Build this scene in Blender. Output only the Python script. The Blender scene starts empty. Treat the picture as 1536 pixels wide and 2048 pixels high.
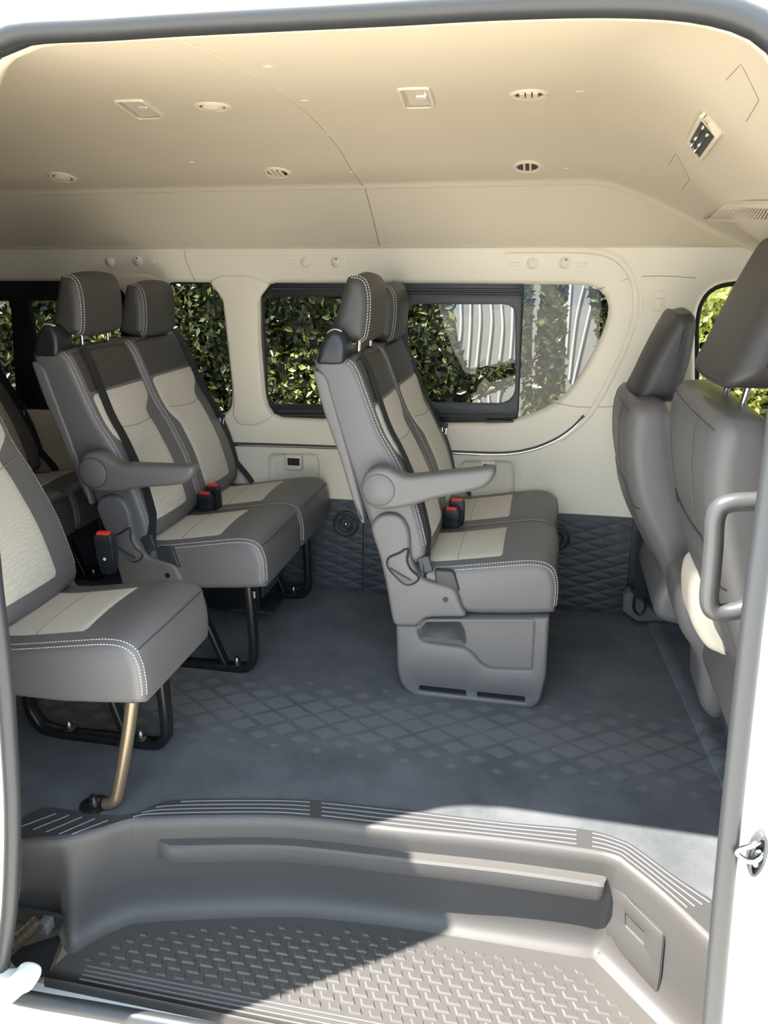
import bpy, bmesh, math, random
import numpy as np
from mathutils import Vector
from mathutils.geometry import delaunay_2d_cdt

SC = bpy.context.scene
COL = SC.collection
R = math.radians
random.seed(7); RNG = np.random.default_rng(11)

# ------------------------------------------------------------------ camera
F, CZ, YAW, PIT = 1540.0, 1.25, R(11.9), R(18.1)
cam_d = bpy.data.cameras.new('camera'); cam = bpy.data.objects.new('camera', cam_d); COL.objects.link(cam)
cam.location = (0, 0, CZ); cam.rotation_euler = (R(90) - PIT, 0, YAW)
cam_d.sensor_fit = 'VERTICAL'; cam_d.sensor_height = 36.0; cam_d.lens = 36.0 * F / 2048
cam_d.clip_start = 0.02
SC.camera = cam

# ------------------------------------------------------------------ light
SUN = Vector((0.75, 0.425, -1.555)).normalized()
sun_d = bpy.data.lights.new('sun', 'SUN'); sun_d.energy = 10.0; sun_d.angle = R(0.6); sun_d.color = (1.0, 0.95, 0.86)
sun = bpy.data.objects.new('sun', sun_d); COL.objects.link(sun)
sun.rotation_euler = SUN.to_track_quat('-Z', 'Y').to_euler(); sun.location = (-3, -2, 6)
world = bpy.data.worlds.new('world'); SC.world = world; world.use_nodes = True
wn = world.node_tree.nodes; bg = wn['Background']
bg.inputs[0].default_value = (0.66, 0.82, 1.0, 1); bg.inputs[1].default_value = 1.55    # bright hazy sky
vs = SC.view_settings; vs.view_transform = 'Standard'; vs.look = 'None'; vs.gamma = 1; vs.use_curve_mapping = False
vs.exposure = 1.22
SC.cycles.max_bounces = 10; SC.cycles.diffuse_bounces = 6; SC.cycles.transparent_max_bounces = 12
SC.cycles.use_denoising = True
SC.cycles.sample_clamp_indirect = 6

# ------------------------------------------------------------------ measuring: a pixel of the photograph to a point at a known depth
FW = Vector((-math.sin(YAW) * math.cos(PIT), math.cos(YAW) * math.cos(PIT), -math.sin(PIT)))
RT = Vector((math.cos(YAW), math.sin(YAW), 0)); UP = RT.cross(FW)
CP = Vector((0, 0, CZ))
def ray(px, py): return FW + RT * ((px - 768) / F) - UP * ((py - 1024) / F)
def at(px, py, **k):
    d = ray(px, py); a, v = list(k.items())[0]; i = 'XYZ'.index(a)
    return CP + d * ((v - CP[i]) / d[i])
def hit(px, py, f, t0=0.6, t1=5.0):
    d = ray(px, py); n = 140; p0 = f(CP + d * t0)
    for k in range(1, n + 1):
        tb = t0 + (t1 - t0) * k / n; p1 = f(CP + d * tb)
        if p0 * p1 <= 0:
            ta = tb - (t1 - t0) / n
            for _ in range(30):
                tm = (ta + tb) / 2
                if f(CP + d * tm) * p0 > 0: ta = tm
                else: tb = tm
            return CP + d * tb
        p0 = p1
    return CP + d * t1
def xz(pts, Y): return [(p.x, p.z) for p in (at(a, b, Y=Y) for a, b in pts)]
def interp(x, xs, ys): return float(np.interp(x, xs, ys))
def smooth01(t): t = min(1, max(0, t)); return t * t * (3 - 2 * t)

# ------------------------------------------------------------------ materials
MATS = {}
def mat(name, col, rough=0.5, metal=0.0, bump=None, bump_scale=200.0, var=0.0, var_scale=6.0, spec=0.5, sheen=0.0, coat=0.0):
    m = bpy.data.materials.new(name); m.use_nodes = True
    nt = m.node_tree; b = nt.nodes['Principled BSDF']
    b.inputs['Base Color'].default_value = (*col, 1); b.inputs['Roughness'].default_value = rough
    b.inputs['Metallic'].default_value = metal; b.inputs['Specular IOR Level'].default_value = spec
    if sheen: b.inputs['Sheen Weight'].default_value = sheen
    if coat: b.inputs['Coat Weight'].default_value = coat; b.inputs['Coat Roughness'].default_value = 0.05
    tc = nt.nodes.new('ShaderNodeTexCoord')
    if var:
        nz = nt.nodes.new('ShaderNodeTexNoise'); nz.inputs['Scale'].default_value = var_scale; nz.inputs['Detail'].default_value = 5
        nt.links.new(tc.outputs['Object'], nz.inputs['Vector'])
        mx = nt.nodes.new('ShaderNodeMixRGB'); mx.inputs[1].default_value = (*[c * (1 - var) for c in col], 1)
        mx.inputs[2].default_value = (*[min(1, c * (1 + var)) for c in col], 1)
        nt.links.new(nz.outputs['Fac'], mx.inputs[0]); nt.links.new(mx.outputs[0], b.inputs['Base Color'])
    if bump:
        v = nt.nodes.new('ShaderNodeTexVoronoi' if bump_scale > 300 else 'ShaderNodeTexNoise')
        v.inputs['Scale'].default_value = bump_scale
        nt.links.new(tc.outputs['Object'], v.inputs['Vector'])
        bn = nt.nodes.new('ShaderNodeBump'); bn.inputs['Strength'].default_value = bump; bn.inputs['Distance'].default_value = 0.002
        nt.links.new(v.outputs[0], bn.inputs['Height']); nt.links.new(bn.outputs[0], b.inputs['Normal'])
    MATS[name] = m; return m
CREAM = (0.66, 0.58, 0.45)
mat('headliner', (0.60, 0.515, 0.395), 0.85, bump=0.10, bump_scale=600)
mat('cream', CREAM, 0.55, bump=0.05, bump_scale=900)
mat('cream_lower', (0.78, 0.71, 0.575), 0.5, bump=0.05, bump_scale=900)
mat('cream_seam', (0.30, 0.25, 0.18), 0.8)
mat('leather', (0.138, 0.131, 0.130), 0.42, bump=0.12, bump_scale=700)
mat('leather_top', (0.050, 0.046, 0.044), 0.48, bump=0.12, bump_scale=700)
mat('plastic_grey', (0.150, 0.141, 0.137), 0.45, bump=0.08, bump_scale=900)
mat('plastic_dark', (0.040, 0.042, 0.046), 0.45, bump=0.08, bump_scale=900)
mat('thread', (0.62, 0.60, 0.56), 0.7)
mat('black', (0.010, 0.011, 0.013), 0.4)
mat('black_metal', (0.012, 0.012, 0.013), 0.3)
mat('belt', (0.013, 0.015, 0.018), 0.6, bump=0.3, bump_scale=250)
mat('buckle', (0.014, 0.017, 0.022), 0.4)
mat('red', (0.75, 0.03, 0.02), 0.35)
mat('chrome', (0.85, 0.85, 0.83), 0.12, 1.0)
mat('bolt', (0.30, 0.30, 0.29), 0.3, 1.0)
mat('bronze', (0.26, 0.21, 0.15), 0.28, 0.7)
mat('white_paint', (0.80, 0.82, 0.80), 0.25, coat=0.6)
mat('rubber', (0.034, 0.036, 0.039), 0.42)
mat('rubber_dark', (0.020, 0.021, 0.023), 0.55)
mat('step', (0.071, 0.066, 0.063), 0.48, bump=0.10, bump_scale=900, var=0.05)
mat('step_rib', (0.17, 0.17, 0.17), 0.4)
mat('step_edge_glint', (0.125, 0.120, 0.116), 0.4)
mat('scuff', (0.052, 0.051, 0.053), 0.5, bump=0.10, bump_scale=900)
mat('grey_handle', (0.060, 0.061, 0.063), 0.35)
mat('lamp_lens', (0.52, 0.47, 0.38), 0.18, 0.35, spec=0.8)
mat('lamp_chip', (0.95, 0.95, 0.92), 0.05, 0.6)
mat('white_tag', (0.78, 0.76, 0.68), 0.5)
mat('ground', (0.60, 0.55, 0.47), 0.9, bump=0.3, bump_scale=60, var=0.15, var_scale=3)
mat('concrete', (0.19, 0.18, 0.17), 0.9, bump=0.4, bump_scale=30, var=0.16, var_scale=9)
mat('wire', (0.45, 0.44, 0.42), 0.6)
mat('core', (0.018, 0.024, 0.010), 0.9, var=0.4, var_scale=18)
mat('rail', (0.30, 0.30, 0.30), 0.35, 0.8)
mat('usb', (0.02, 0.02, 0.022), 0.35)

def wave_bump_material():                                   # quilted dark lower wall panel
    m = mat('quilt', (0.052, 0.056, 0.062), 0.5); nt = m.node_tree; b = nt.nodes['Principled BSDF']
    tc = nt.nodes.new('ShaderNodeTexCoord'); sp = nt.nodes.new('ShaderNodeSeparateXYZ'); nt.links.new(tc.outputs['Object'], sp.inputs[0])
    def M(op, a, bb):
        n = nt.nodes.new('ShaderNodeMath'); n.operation = op
        for i, v in enumerate((a, bb)):
            if v is None: continue
            if hasattr(v, 'is_output'): nt.links.new(v, n.inputs[i])
            else: n.inputs[i].default_value = v
        return n.outputs[0]
    x = M('MULTIPLY', sp.outputs[0], 27.0); z = M('MULTIPLY', sp.outputs[2], 76.0)
    s1 = M('ABSOLUTE', M('SINE', M('ADD', x, z), None), None); s2 = M('ABSOLUTE', M('SINE', M('SUBTRACT', x, z), None), None)
    h = M('MINIMUM', s1, s2)
    bn = nt.nodes.new('ShaderNodeBump'); bn.inputs['Strength'].default_value = 0.45; bn.inputs['Distance'].default_value = 0.005
    nt.links.new(h, bn.inputs['Height']); nt.links.new(bn.outputs[0], b.inputs['Normal'])
wave_bump_material()

def carpet_material():
    m = mat('carpet', (0.055, 0.060, 0.070), 0.95, sheen=0.15); nt = m.node_tree; b = nt.nodes['Principled BSDF']; L = nt.links.new
    tc = nt.nodes.new('ShaderNodeTexCoord'); sp = nt.nodes.new('ShaderNodeSeparateXYZ'); L(tc.outputs['Object'], sp.inputs[0])
    def M(op, *a):
        n = nt.nodes.new('ShaderNodeMath'); n.operation = op
        for i, v in enumerate(a):
            if hasattr(v, 'is_output'): L(v, n.inputs[i])
            else: n.inputs[i].default_value = v
        return n.outputs[0]
    P, Q = 0.120, 0.082                                     # woven-in band of diamonds, larger towards its middle
    y0 = M('SUBTRACT', sp.outputs[1], M('ADD', 1.865, M('MULTIPLY', sp.outputs[0], 0.02)))
    u = M('DIVIDE', sp.outputs[0], P); v = M('DIVIDE', y0, Q)
    a = M('ADD', u, v); c = M('SUBTRACT', u, v)
    fa, fc = M('FLOOR', a), M('FLOOR', c)
    vc = M('MULTIPLY', M('ABSOLUTE', M('MULTIPLY', M('SUBTRACT', fa, fc), 0.5)), 1.0)
    size = M('SUBTRACT', 0.46, M('MULTIPLY', M('MAXIMUM', M('SUBTRACT', vc, 0.6), 0.0), 0.22))
    da = M('ABSOLUTE', M('SUBTRACT', M('FRACT', a), 0.5)); dc = M('ABSOLUTE', M('SUBTRACT', M('FRACT', c), 0.5))
    mask = M('MULTIPLY', M('LESS_THAN', M('MAXIMUM', da, dc), M('MULTIPLY', size, 0.92)), M('LESS_THAN', vc, 2.3))
    nz = nt.nodes.new('ShaderNodeTexNoise'); nz.inputs['Scale'].default_value = 5; nz.inputs['Detail'].default_value = 8; nz.inputs['Roughness'].default_value = 0.65
    L(tc.outputs['Object'], nz.inputs['Vector'])
    rp = nt.nodes.new('ShaderNodeValToRGB'); rp.color_ramp.elements[0].position = 0.33; rp.color_ramp.elements[1].position = 0.72
    rp.color_ramp.elements[0].color = (0.057, 0.063, 0.073, 1); rp.color_ramp.elements[1].color = (0.124, 0.131, 0.143, 1)
    L(nz.outputs['Fac'], rp.inputs[0])
    mx = nt.nodes.new('ShaderNodeMixRGB'); mx.inputs[2].default_value = (0.150, 0.155, 0.165, 1)
    L(M('MULTIPLY', mask, 0.75), mx.inputs[0]); L(rp.outputs[0], mx.inputs[1]); L(mx.outputs[0], b.inputs['Base Color'])
    w1 = M('SINE', M('MULTIPLY', sp.outputs[0], 900.0)); w2 = M('SINE', M('MULTIPLY', sp.outputs[1], 900.0))
    n2 = nt.nodes.new('ShaderNodeTexNoise'); n2.inputs['Scale'].default_value = 260; L(tc.outputs['Object'], n2.inputs['Vector'])
    h = M('ADD', M('MULTIPLY', w1, w2), M('MULTIPLY', n2.outputs['Fac'], 1.5))
    bn = nt.nodes.new('ShaderNodeBump'); bn.inputs['Strength'].default_value = 0.55; bn.inputs['Distance'].default_value = 0.002
    L(h, bn.inputs['Height']); L(bn.outputs[0], b.inputs['Normal'])
carpet_material()

def fabric_material():
    m = mat('fabric', (0.50, 0.465, 0.40), 0.9, sheen=0.1); nt = m.node_tree; b = nt.nodes['Principled BSDF']; L = nt.links.new
    tc = nt.nodes.new('ShaderNodeTexCoord')
    w = nt.nodes.new('ShaderNodeTexWave'); w.inputs['Scale'].default_value = 85; w.inputs['Distortion'].default_value = 6; w.inputs['Detail'].default_value = 1; w.inputs['Detail Scale'].default_value = 0.6
    L(tc.outputs['Object'], w.inputs['Vector'])
    rp = nt.nodes.new('ShaderNodeValToRGB'); rp.color_ramp.elements[0].color = (0.52, 0.485, 0.415, 1); rp.color_ramp.elements[1].color = (0.58, 0.545, 0.47, 1)
    L(w.outputs['Fac'], rp.inputs[0]); L(rp.outputs[0], b.inputs['Base Color'])
    bn = nt.nodes.new('ShaderNodeBump'); bn.inputs['Strength'].default_value = 0.15; bn.inputs['Distance'].default_value = 0.001
    L(w.outputs['Fac'], bn.inputs['Height']); L(bn.outputs[0], b.inputs['Normal'])
fabric_material()

def glass_material(name, tint, refl):
    m = bpy.data.materials.new(name); m.use_nodes = True; nt = m.node_tree; nt.nodes.clear(); L = nt.links.new
    out = nt.nodes.new('ShaderNodeOutputMaterial'); mix = nt.nodes.new('ShaderNodeMixShader')
    tr = nt.nodes.new('ShaderNodeBsdfTransparent'); tr.inputs[0].default_value = (*tint, 1)
    gl = nt.nodes.new('ShaderNodeBsdfGlossy'); gl.inputs['Roughness'].default_value = 0.02
    lw = nt.nodes.new('ShaderNodeFresnel'); lw.inputs[0].default_value = refl
    L(lw.outputs[0], mix.inputs[0]); L(tr.outputs[0], mix.inputs[1]); L(gl.outputs[0], mix.inputs[2]); L(mix.outputs[0], out.inputs[0])
    MATS[name] = m
glass_material('glass_tint', (0.34, 0.36, 0.35), 1.45)
glass_material('glass_clear', (0.93, 0.95, 0.93), 1.30)

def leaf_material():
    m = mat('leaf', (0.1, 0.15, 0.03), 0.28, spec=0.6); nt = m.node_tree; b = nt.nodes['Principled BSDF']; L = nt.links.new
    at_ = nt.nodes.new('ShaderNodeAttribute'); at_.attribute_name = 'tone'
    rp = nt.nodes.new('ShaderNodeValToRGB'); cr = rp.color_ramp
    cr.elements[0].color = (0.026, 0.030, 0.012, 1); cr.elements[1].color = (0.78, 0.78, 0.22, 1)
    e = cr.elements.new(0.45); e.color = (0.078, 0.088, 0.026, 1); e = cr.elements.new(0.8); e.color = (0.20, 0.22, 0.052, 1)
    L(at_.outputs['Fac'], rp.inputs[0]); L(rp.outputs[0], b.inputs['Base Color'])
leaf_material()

# ------------------------------------------------------------------ mesh helpers
BASE = {}
def base_of(o):
    while o is not None and o.parent is not None: o = o.parent
    return BASE.get(o.name, Vector((0, 0, 0))) if o is not None else Vector((0, 0, 0))
def tag(o, label=None, cat=None, group=None, kind=None):
    if label: o['label'] = label
    if cat: o['category'] = cat
    if group: o['group'] = group
    if kind: o['kind'] = kind
    return o
def thing(name, loc, label=None, cat=None, group=None, kind=None):
    o = bpy.data.objects.new(name, None); COL.objects.link(o); o.empty_display_size = 0.05
    o.location = loc; BASE[o.name] = Vector(loc)
    return tag(o, label, cat, group, kind)
def build(name, verts, faces, m, parent=None, angle=38):
    off = base_of(parent)
    me = bpy.data.meshes.new(name)
    me.from_pydata([(v[0] - off.x, v[1] - off.y, v[2] - off.z) for v in verts], [], faces)
    bm = bmesh.new(); bm.from_mesh(me)
    bmesh.ops.remove_doubles(bm, verts=bm.verts, dist=1e-6)
    bmesh.ops.recalc_face_normals(bm, faces=bm.faces); bm.to_mesh(me); bm.free()
    me.materials.append(MATS[m])
    me.polygons.foreach_set('use_smooth', [True] * len(me.polygons))
    try: me.set_sharp_from_angle(angle=R(angle))
    except Exception: pass
    o = bpy.data.objects.new(name, me); COL.objects.link(o)
    if parent is not None: o.parent = parent
    return o
def catmull(pts, m=6, closed=False):
    pts = [tuple(p) for p in pts]; n = len(pts); out = []
    rng = range(n) if closed else range(n - 1)
    for i in rng:
        if closed: p0, p1, p2, p3 = pts[i - 1], pts[i], pts[(i + 1) % n], pts[(i + 2) % n]
        else: p0, p1, p2, p3 = pts[max(i - 1, 0)], pts[i], pts[i + 1], pts[min(i + 2, n - 1)]
        for k in range(m):
            t = k / m
            out.append(tuple(0.5 * (2 * b + (c - a) * t + (2 * a - 5 * b + 4 * c - d) * t * t + (3 * b - a - 3 * c + d) * t ** 3)
                             for a, b, c, d in zip(p0, p1, p2, p3)))
    if not closed: out.append(pts[-1])
    return out
def resample(pts, n, closed=True):
    P = np.array(pts, float)
    if closed: P = np.vstack([P, P[:1]])
    d = np.r_[0, np.cumsum(np.linalg.norm(np.diff(P, axis=0), axis=1))]
    s = np.linspace(0, d[-1], n + 1)[:-1] if closed else np.linspace(0, d[-1], n)
    return np.stack([np.interp(s, d, P[:, k]) for k in range(P.shape[1])], 1)
def rpoly(pts, r=0.01, seg=4):
    pts = [Vector(p[:2]) for p in pts]; n = len(pts); out = []
    for i in range(n):
        a, b, c = pts[i - 1], pts[i], pts[(i + 1) % n]
        rr = r[i] if isinstance(r, (list, tuple)) else r
        u, v = (a - b), (c - b); k = min(rr, u.length * 0.45, v.length * 0.45); u.normalize(); v.normalize()
        p, q = b + u * k, b + v * k
        for s in range(seg + 1):
            t = s / seg; out.append(tuple(p * (1 - t) ** 2 + b * 2 * t * (1 - t) + q * t * t))
    return out
def dedupe(pts, eps=1e-5):
    out = []
    for p in pts:
        if not out or (abs(p[0] - out[-1][0]) + abs(p[1] - out[-1][1])) > eps: out.append(p)
    if len(out) > 1 and (abs(out[0][0] - out[-1][0]) + abs(out[0][1] - out[-1][1])) < eps: out.pop()
    return out
def area2(p): return 0.5 * sum(p[i - 1][0] * p[i][1] - p[i][0] * p[i - 1][1] for i in range(len(p)))
def normals2(P):
    P = np.array(P, float); t = np.roll(P, -1, 0) - np.roll(P, 1, 0); t /= np.maximum(np.linalg.norm(t, axis=1, keepdims=True), 1e-9)
    return np.stack([t[:, 1], -t[:, 0]], 1)                 # outward for counter-clockwise
class Loft:
    """An XZ outline carried across Y with rounded ends; pos() gives points on its skin."""
    def __init__(s, prof, y0, y1, r=0.012, bump=None, n=None, K=5, mid=9, taper=None):
        prof = dedupe([tuple(p) for p in prof])
        if n: prof = resample(prof, n)
        P = np.array(prof, float)
        if area2([tuple(p) for p in P]) < 0: P = P[::-1].copy()
        s.P, s.N, s.y0, s.y1, s.r, s.bump, s.taper = P, normals2(P), y0, y1, r, bump, taper
        s.yc = (y0 + y1) / 2; s.c = P.mean(0)
        Q = P - s.N * r; E0 = np.roll(P, -1, 0) - P; L0 = (E0 * E0).sum(1)
        for _ in range(120):                                # undo fold-over where the inset exceeds a corner's radius
            E1 = np.roll(Q, -1, 0) - Q; bad = (E1 * E0).sum(1) < 0.03 * L0
            if not bad.any(): break
            k = bad | np.roll(bad, 1); Q2 = (np.roll(Q, -1, 0) + np.roll(Q, 1, 0)) / 2; Q[k] = Q2[k]
        s.D = Q - P
        ys = [y0 + r * (1 - math.cos(math.pi / 2 * k / K)) for k in range(K + 1)]
        ye = [y1 - r * (1 - math.cos(math.pi / 2 * k / K)) for k in range(K, -1, -1)]
        s.ys = ys + list(np.linspace(y0 + r, y1 - r, mid + 2)[1:-1]) + ye
    def inset(s, y):
        e = min(y - s.y0, s.y1 - y)
        if e >= s.r: return 0.0
        q = 1 - max(e, 0) / s.r
        return s.r * (1 - math.sqrt(max(0, 1 - q * q)))
    def pos(s, fi, y, off=0.0):
        n = len(s.P); i = int(math.floor(fi)) % n; f = fi - math.floor(fi); j = (i + 1) % n
        p = s.P[i] * (1 - f) + s.P[j] * f; nn = s.N[i] * (1 - f) + s.N[j] * f
        d = off; w = s.inset(y) / s.r if s.r > 0 else 0
        p = p + (s.D[i] * (1 - f) + s.D[j] * f) * w
        if s.bump: d += s.bump(p[0], p[1], nn, (y - s.yc) / (s.y1 - s.y0) * 2)
        q = p + nn * d
        if s.taper:
            k = s.taper((y - s.yc) / (s.y1 - s.y0) * 2); q = s.c + (q - s.c) * k
        return (q[0], y, q[1])
    def idx(s, x, z): return int(np.argmin((s.P[:, 0] - x) ** 2 + (s.P[:, 1] - z) ** 2))
    def obj(s, name, m, parent=None, angle=38):
        n = len(s.P); V = [s.pos(i, y) for y in s.ys for i in range(n)]; Fc = []
        for a in range(len(s.ys) - 1):
            for i in range(n):
                j = (i + 1) % n; Fc.append((a * n + i, a * n + j, (a + 1) * n + j, (a + 1) * n + i))
        Fc.append(tuple(range(n))); Fc.append(tuple((len(s.ys) - 1) * n + i for i in range(n - 1, -1, -1)))
        return build(name, V, Fc, m, parent, angle)
    def patch(s, name, i0, i1, lo, hi, m, parent, off=0.003, nu=26, nv=14):
        """A thin panel lying on the skin between profile indices i0..i1; lo(t), hi(t) bound it in Y."""
        V = []
        for a in range(nu + 1):
            t = a / nu; fi = i0 + (i1 - i0) * t; ya, yb = lo(t), hi(t)
            for b in range(nv + 1):
                e = 0.0 if (a in (0, nu) or b in (0, nv)) else 1.0
                y = ya + (yb - ya) * b / nv
                V.append(s.pos(fi, y, off * e - 0.002 * (1 - e)))
        W = nv + 1
        Fc = [(a * W + b, a * W + b + 1, (a + 1) * W + b + 1, (a + 1) * W + b) for a in range(nu) for b in range(nv)]
        return build(name, V, Fc, m, parent, 60)
    def path(s, i0, i1, y, off=0.002, n=60):
        return [Vector(s.pos(i0 + (i1 - i0) * k / n, y(k / n) if callable(y) else y, off)) for k in range(n + 1)]
def tube(name, path, r, m, parent=None, n=10, closed=False, cap=True, flat=None):
    P = [Vector(p) for p in path]; N = len(P); V = []; Fc = []; up = None
    for i in range(N):
        if closed: t = P[(i + 1) % N] - P[i - 1]
        else: t = P[min(i + 1, N - 1)] - P[max(i - 1, 0)]
        t.normalize()
        if up is None: up = Vector((0, 0, 1)) if abs(t.z) < 0.9 else Vector((1, 0, 0))
        side = t.cross(up)
        if side.length < 1e-4: side = t.orthogonal()
        side.normalize(); up = side.cross(t).normalized()
        rr = r(i / max(N - 1, 1)) if callable(r) else r
        for k in range(n):
            a = 2 * math.pi * k / n
            V.append(P[i] + side * (math.cos(a) * rr * (flat or 1)) + up * (math.sin(a) * rr))
    M = N if closed else N - 1
    for i in range(M):
        for k in range(n):
            Fc.append((i * n + k, i * n + (k + 1) % n, ((i + 1) % N) * n + (k + 1) % n, ((i + 1) % N) * n + k))
    if not closed and cap: Fc.append(tuple(range(n))); Fc.append(tuple((N - 1) * n + k for k in range(n)))
    return build(name, V, Fc, m, parent, 50)
def bar(name, path, w, h, m, parent=None, side=None, closed=False):
    """Rectangular bar along a path; side = fixed width direction."""
    P = [Vector(p) for p in path]; N = len(P); V = []; Fc = []
    for i in range(N):
        t = (P[(i + 1) % N] - P[i - 1]) if closed else (P[min(i + 1, N - 1)] - P[max(i - 1, 0)]); t.normalize()
        sd = Vector(side) if side else t.cross(Vector((0, 0, 1))); sd = (sd - t * sd.dot(t)).normalized(); up = sd.cross(t).normalized()
        for a, b in ((-1, -0.7), (-0.8, -1), (0.8, -1), (1, -0.7), (1, 0.7), (0.8, 1), (-0.8, 1), (-1, 0.7)): V.append(P[i] + sd * (a * w / 2) + up * (b * h / 2))
    M = N if closed else N - 1
    for i in range(M):
        for k in range(8): Fc.append((i * 8 + k, i * 8 + (k + 1) % 8, ((i + 1) % N) * 8 + (k + 1) % 8, ((i + 1) % N) * 8 + k))
    if not closed: Fc.append(tuple(range(8))); Fc.append(tuple((N - 1) * 8 + k for k in range(8)))
    return build(name, V, Fc, m, parent, 50)
def dashes(name, path, m, parent, r=0.0011, dash=0.0045, gap=0.0030):
    """A row of stitches along a path."""
    P = [Vector(p) for p in path]; V = []; Fc = []
    d = [0]
    for a, b in zip(P, P[1:]): d.append(d[-1] + (b - a).length)
    A = np.array([tuple(p) for p in P])
    def q(s): return Vector([float(np.interp(s, d, A[:, k])) for k in range(3)])
    s = 0
    while s + dash < d[-1]:
        a, b = q(s), q(s + dash); t = (b - a).normalized(); u = t.orthogonal().normalized(); w = t.cross(u); k0 = len(V)
        for p in (a, b):
            for c, e in ((1, 0), (0, 1), (-1, 0), (0, -1)): V.append(p + u * (c * r) + w * (e * r))
        for k in range(4): Fc.append((k0 + k, k0 + (k + 1) % 4, k0 + 4 + (k + 1) % 4, k0 + 4 + k))
        Fc += [(k0, k0 + 1, k0 + 2, k0 + 3), (k0 + 4, k0 + 5, k0 + 6, k0 + 7)]
        s += dash + gap
    o = build(name, V, Fc, m, parent); o['kind'] = 'stuff'; return o
def inside(p, poly):
    x, y = p; c = False; n = len(poly); j = n - 1
    for i in range(n):
        xi, yi = poly[i][0], poly[i][1]; xj, yj = poly[j][0], poly[j][1]
        if (yi > y) != (yj > y) and x < (xj - xi) * (y - yi) / (yj - yi + 1e-15) + xi: c = not c
        j = i
    return c
def dist_poly(p, poly):
    P = np.array([q[:2] for q in poly], float); Q = np.roll(P, -1, 0); d = Q - P; w = np.array(p) - P
    t = np.clip((w * d).sum(1) / np.maximum((d * d).sum(1), 1e-12), 0, 1)
    return float(np.min(np.linalg.norm(w - d * t[:, None], axis=1)))
def cdt(outer, holes=(), step=None):
    outer = dedupe(outer); holes = [dedupe(h) for h in holes]
    pts = []; edges = []
    for loop in [outer] + holes:
        k = len(pts); n = len(loop); pts += [tuple(p[:2]) for p in loop]; edges += [(k + i, k + (i + 1) % n) for i in range(n)]
    if step:
        xs = [p[0] for p in outer]; ys = [p[1] for p in outer]
        sx, sy = step
        for x in np.arange(min(xs) + sx / 2, max(xs), sx):
            for y in np.arange(min(ys) + sy / 2, max(ys), sy):
                p = (float(x), float(y))
                if inside(p, outer) and not any(inside(p, h) for h in holes) and all(dist_poly(p, l) > min(sx, sy) * 0.35 for l in [outer] + holes): pts.append(p)
    v, e, f, *_ = delaunay_2d_cdt([Vector(p) for p in pts], edges, [], 0, 1e-7)
    v = [(p.x, p.y) for p in v]; F2 = []
    for t in f:
        c = (sum(v[i][0] for i in t) / len(t), sum(v[i][1] for i in t) / len(t))
        if inside(c, outer) and not any(inside(c, h) for h in holes): F2.append(tuple(t))
    return v, F2
def offset_loop(loop, d):
    """Move a loop by d towards its inside."""
    L = [tuple(p[:2]) for p in loop]
    if area2(L) < 0: L = L[::-1]
    N = normals2(L); return [(p[0] - n[0] * d, p[1] - n[1] * d) for p, n in zip(L, N)]
def rings(loop, steps, lift, closed_last=False):
    """Rings from a loop: steps = [(inward, depth)], lift(a, b, depth) -> xyz."""
    V = []; Fc = []; n = None
    for d, e in steps:
        L = offset_loop(loop, d); n = len(L); V += [lift(a, b, e) for a, b in L]
    for k in range(len(steps) - 1):
        for i in range(n):
            j = (i + 1) % n; Fc.append((k * n + i, k * n + j, (k + 1) * n + j, (k + 1) * n + i))
    if closed_last: Fc.append(tuple((len(steps) - 1) * n + i for i in range(n)))
    return V, Fc
def join(*vf):
    V = []; Fc = []
    for v, f in vf:
        k = len(V); V += list(v); Fc += [tuple(i + k for i in t) for t in f]
    return V, Fc
def plate(name, outer, holes, lift, m, parent=None, thick=0.012, bev=0.003, step=None, angle=38, hole_steps=None):
    """A plate seen from -Y: front skin with holes, rounded outer rim and hole rims. lift(a, b, depth)."""
    outer = dedupe(outer); holes = [dedupe(h) for h in holes]
    st = [(bev, 0), (bev * 0.3, bev * 0.3), (0, bev), (0, thick)]
    hs = hole_steps or [(-bev, 0), (-bev * 0.3, bev * 0.3), (0, bev), (0, thick)]
    o2 = offset_loop(outer, bev); h2 = [offset_loop(h, hs[0][0]) for h in holes]
    v, f = cdt(o2, h2, step)
    parts = [([lift(a, b, 0) for a, b in v], f), rings(outer, st, lift)] + [rings(h, hs, lift) for h in holes]
    V, Fc = join(*parts)
    off = base_of(parent)
    return build(name, V, Fc, m, parent, angle)
def flatY(Y): return lambda a, b, e: (a, Y + e, b)
def revolve(name, prof, c, axis, m, parent=None, n=20):
    """prof = [(radius, along)], axis a unit vector, closed where radius is 0."""
    ax = Vector(axis).normalized(); u = ax.orthogonal().normalized(); w = ax.cross(u); c = Vector(c); V = []; Fc = []
    for r, h in prof:
        for k in range(n):
            a = 2 * math.pi * k / n; V.append(c + ax * h + (u * math.cos(a) + w * math.sin(a)) * max(r, 1e-5))
    for i in range(len(prof) - 1):
        for k in range(n): Fc.append((i * n + k, i * n + (k + 1) % n, (i + 1) * n + (k + 1) % n, (i + 1) * n + k))
    Fc.append(tuple(range(n))); Fc.append(tuple((len(prof) - 1) * n + k for k in range(n)))
    return build(name, V, Fc, m, parent, 40)
def rbox(name, c, sx, sy, sz, m, parent=None, r=0.004, rot=None):
    """Rounded box: outline rounded in XZ and carried in Y."""
    pr = rpoly([(-sx / 2, -sz / 2), (sx / 2, -sz / 2), (sx / 2, sz / 2), (-sx / 2, sz / 2)], r * 1.5, 3)
    if rot: pr = [(a * math.cos(rot) - b * math.sin(rot), a * math.sin(rot) + b * math.cos(rot)) for a, b in pr]
    return Loft([(c[0] + a, c[2] + b) for a, b in pr], c[1] - sy / 2, c[1] + sy / 2, min(r, sy * 0.45), K=3, mid=0).obj(name, m, parent)
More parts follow.
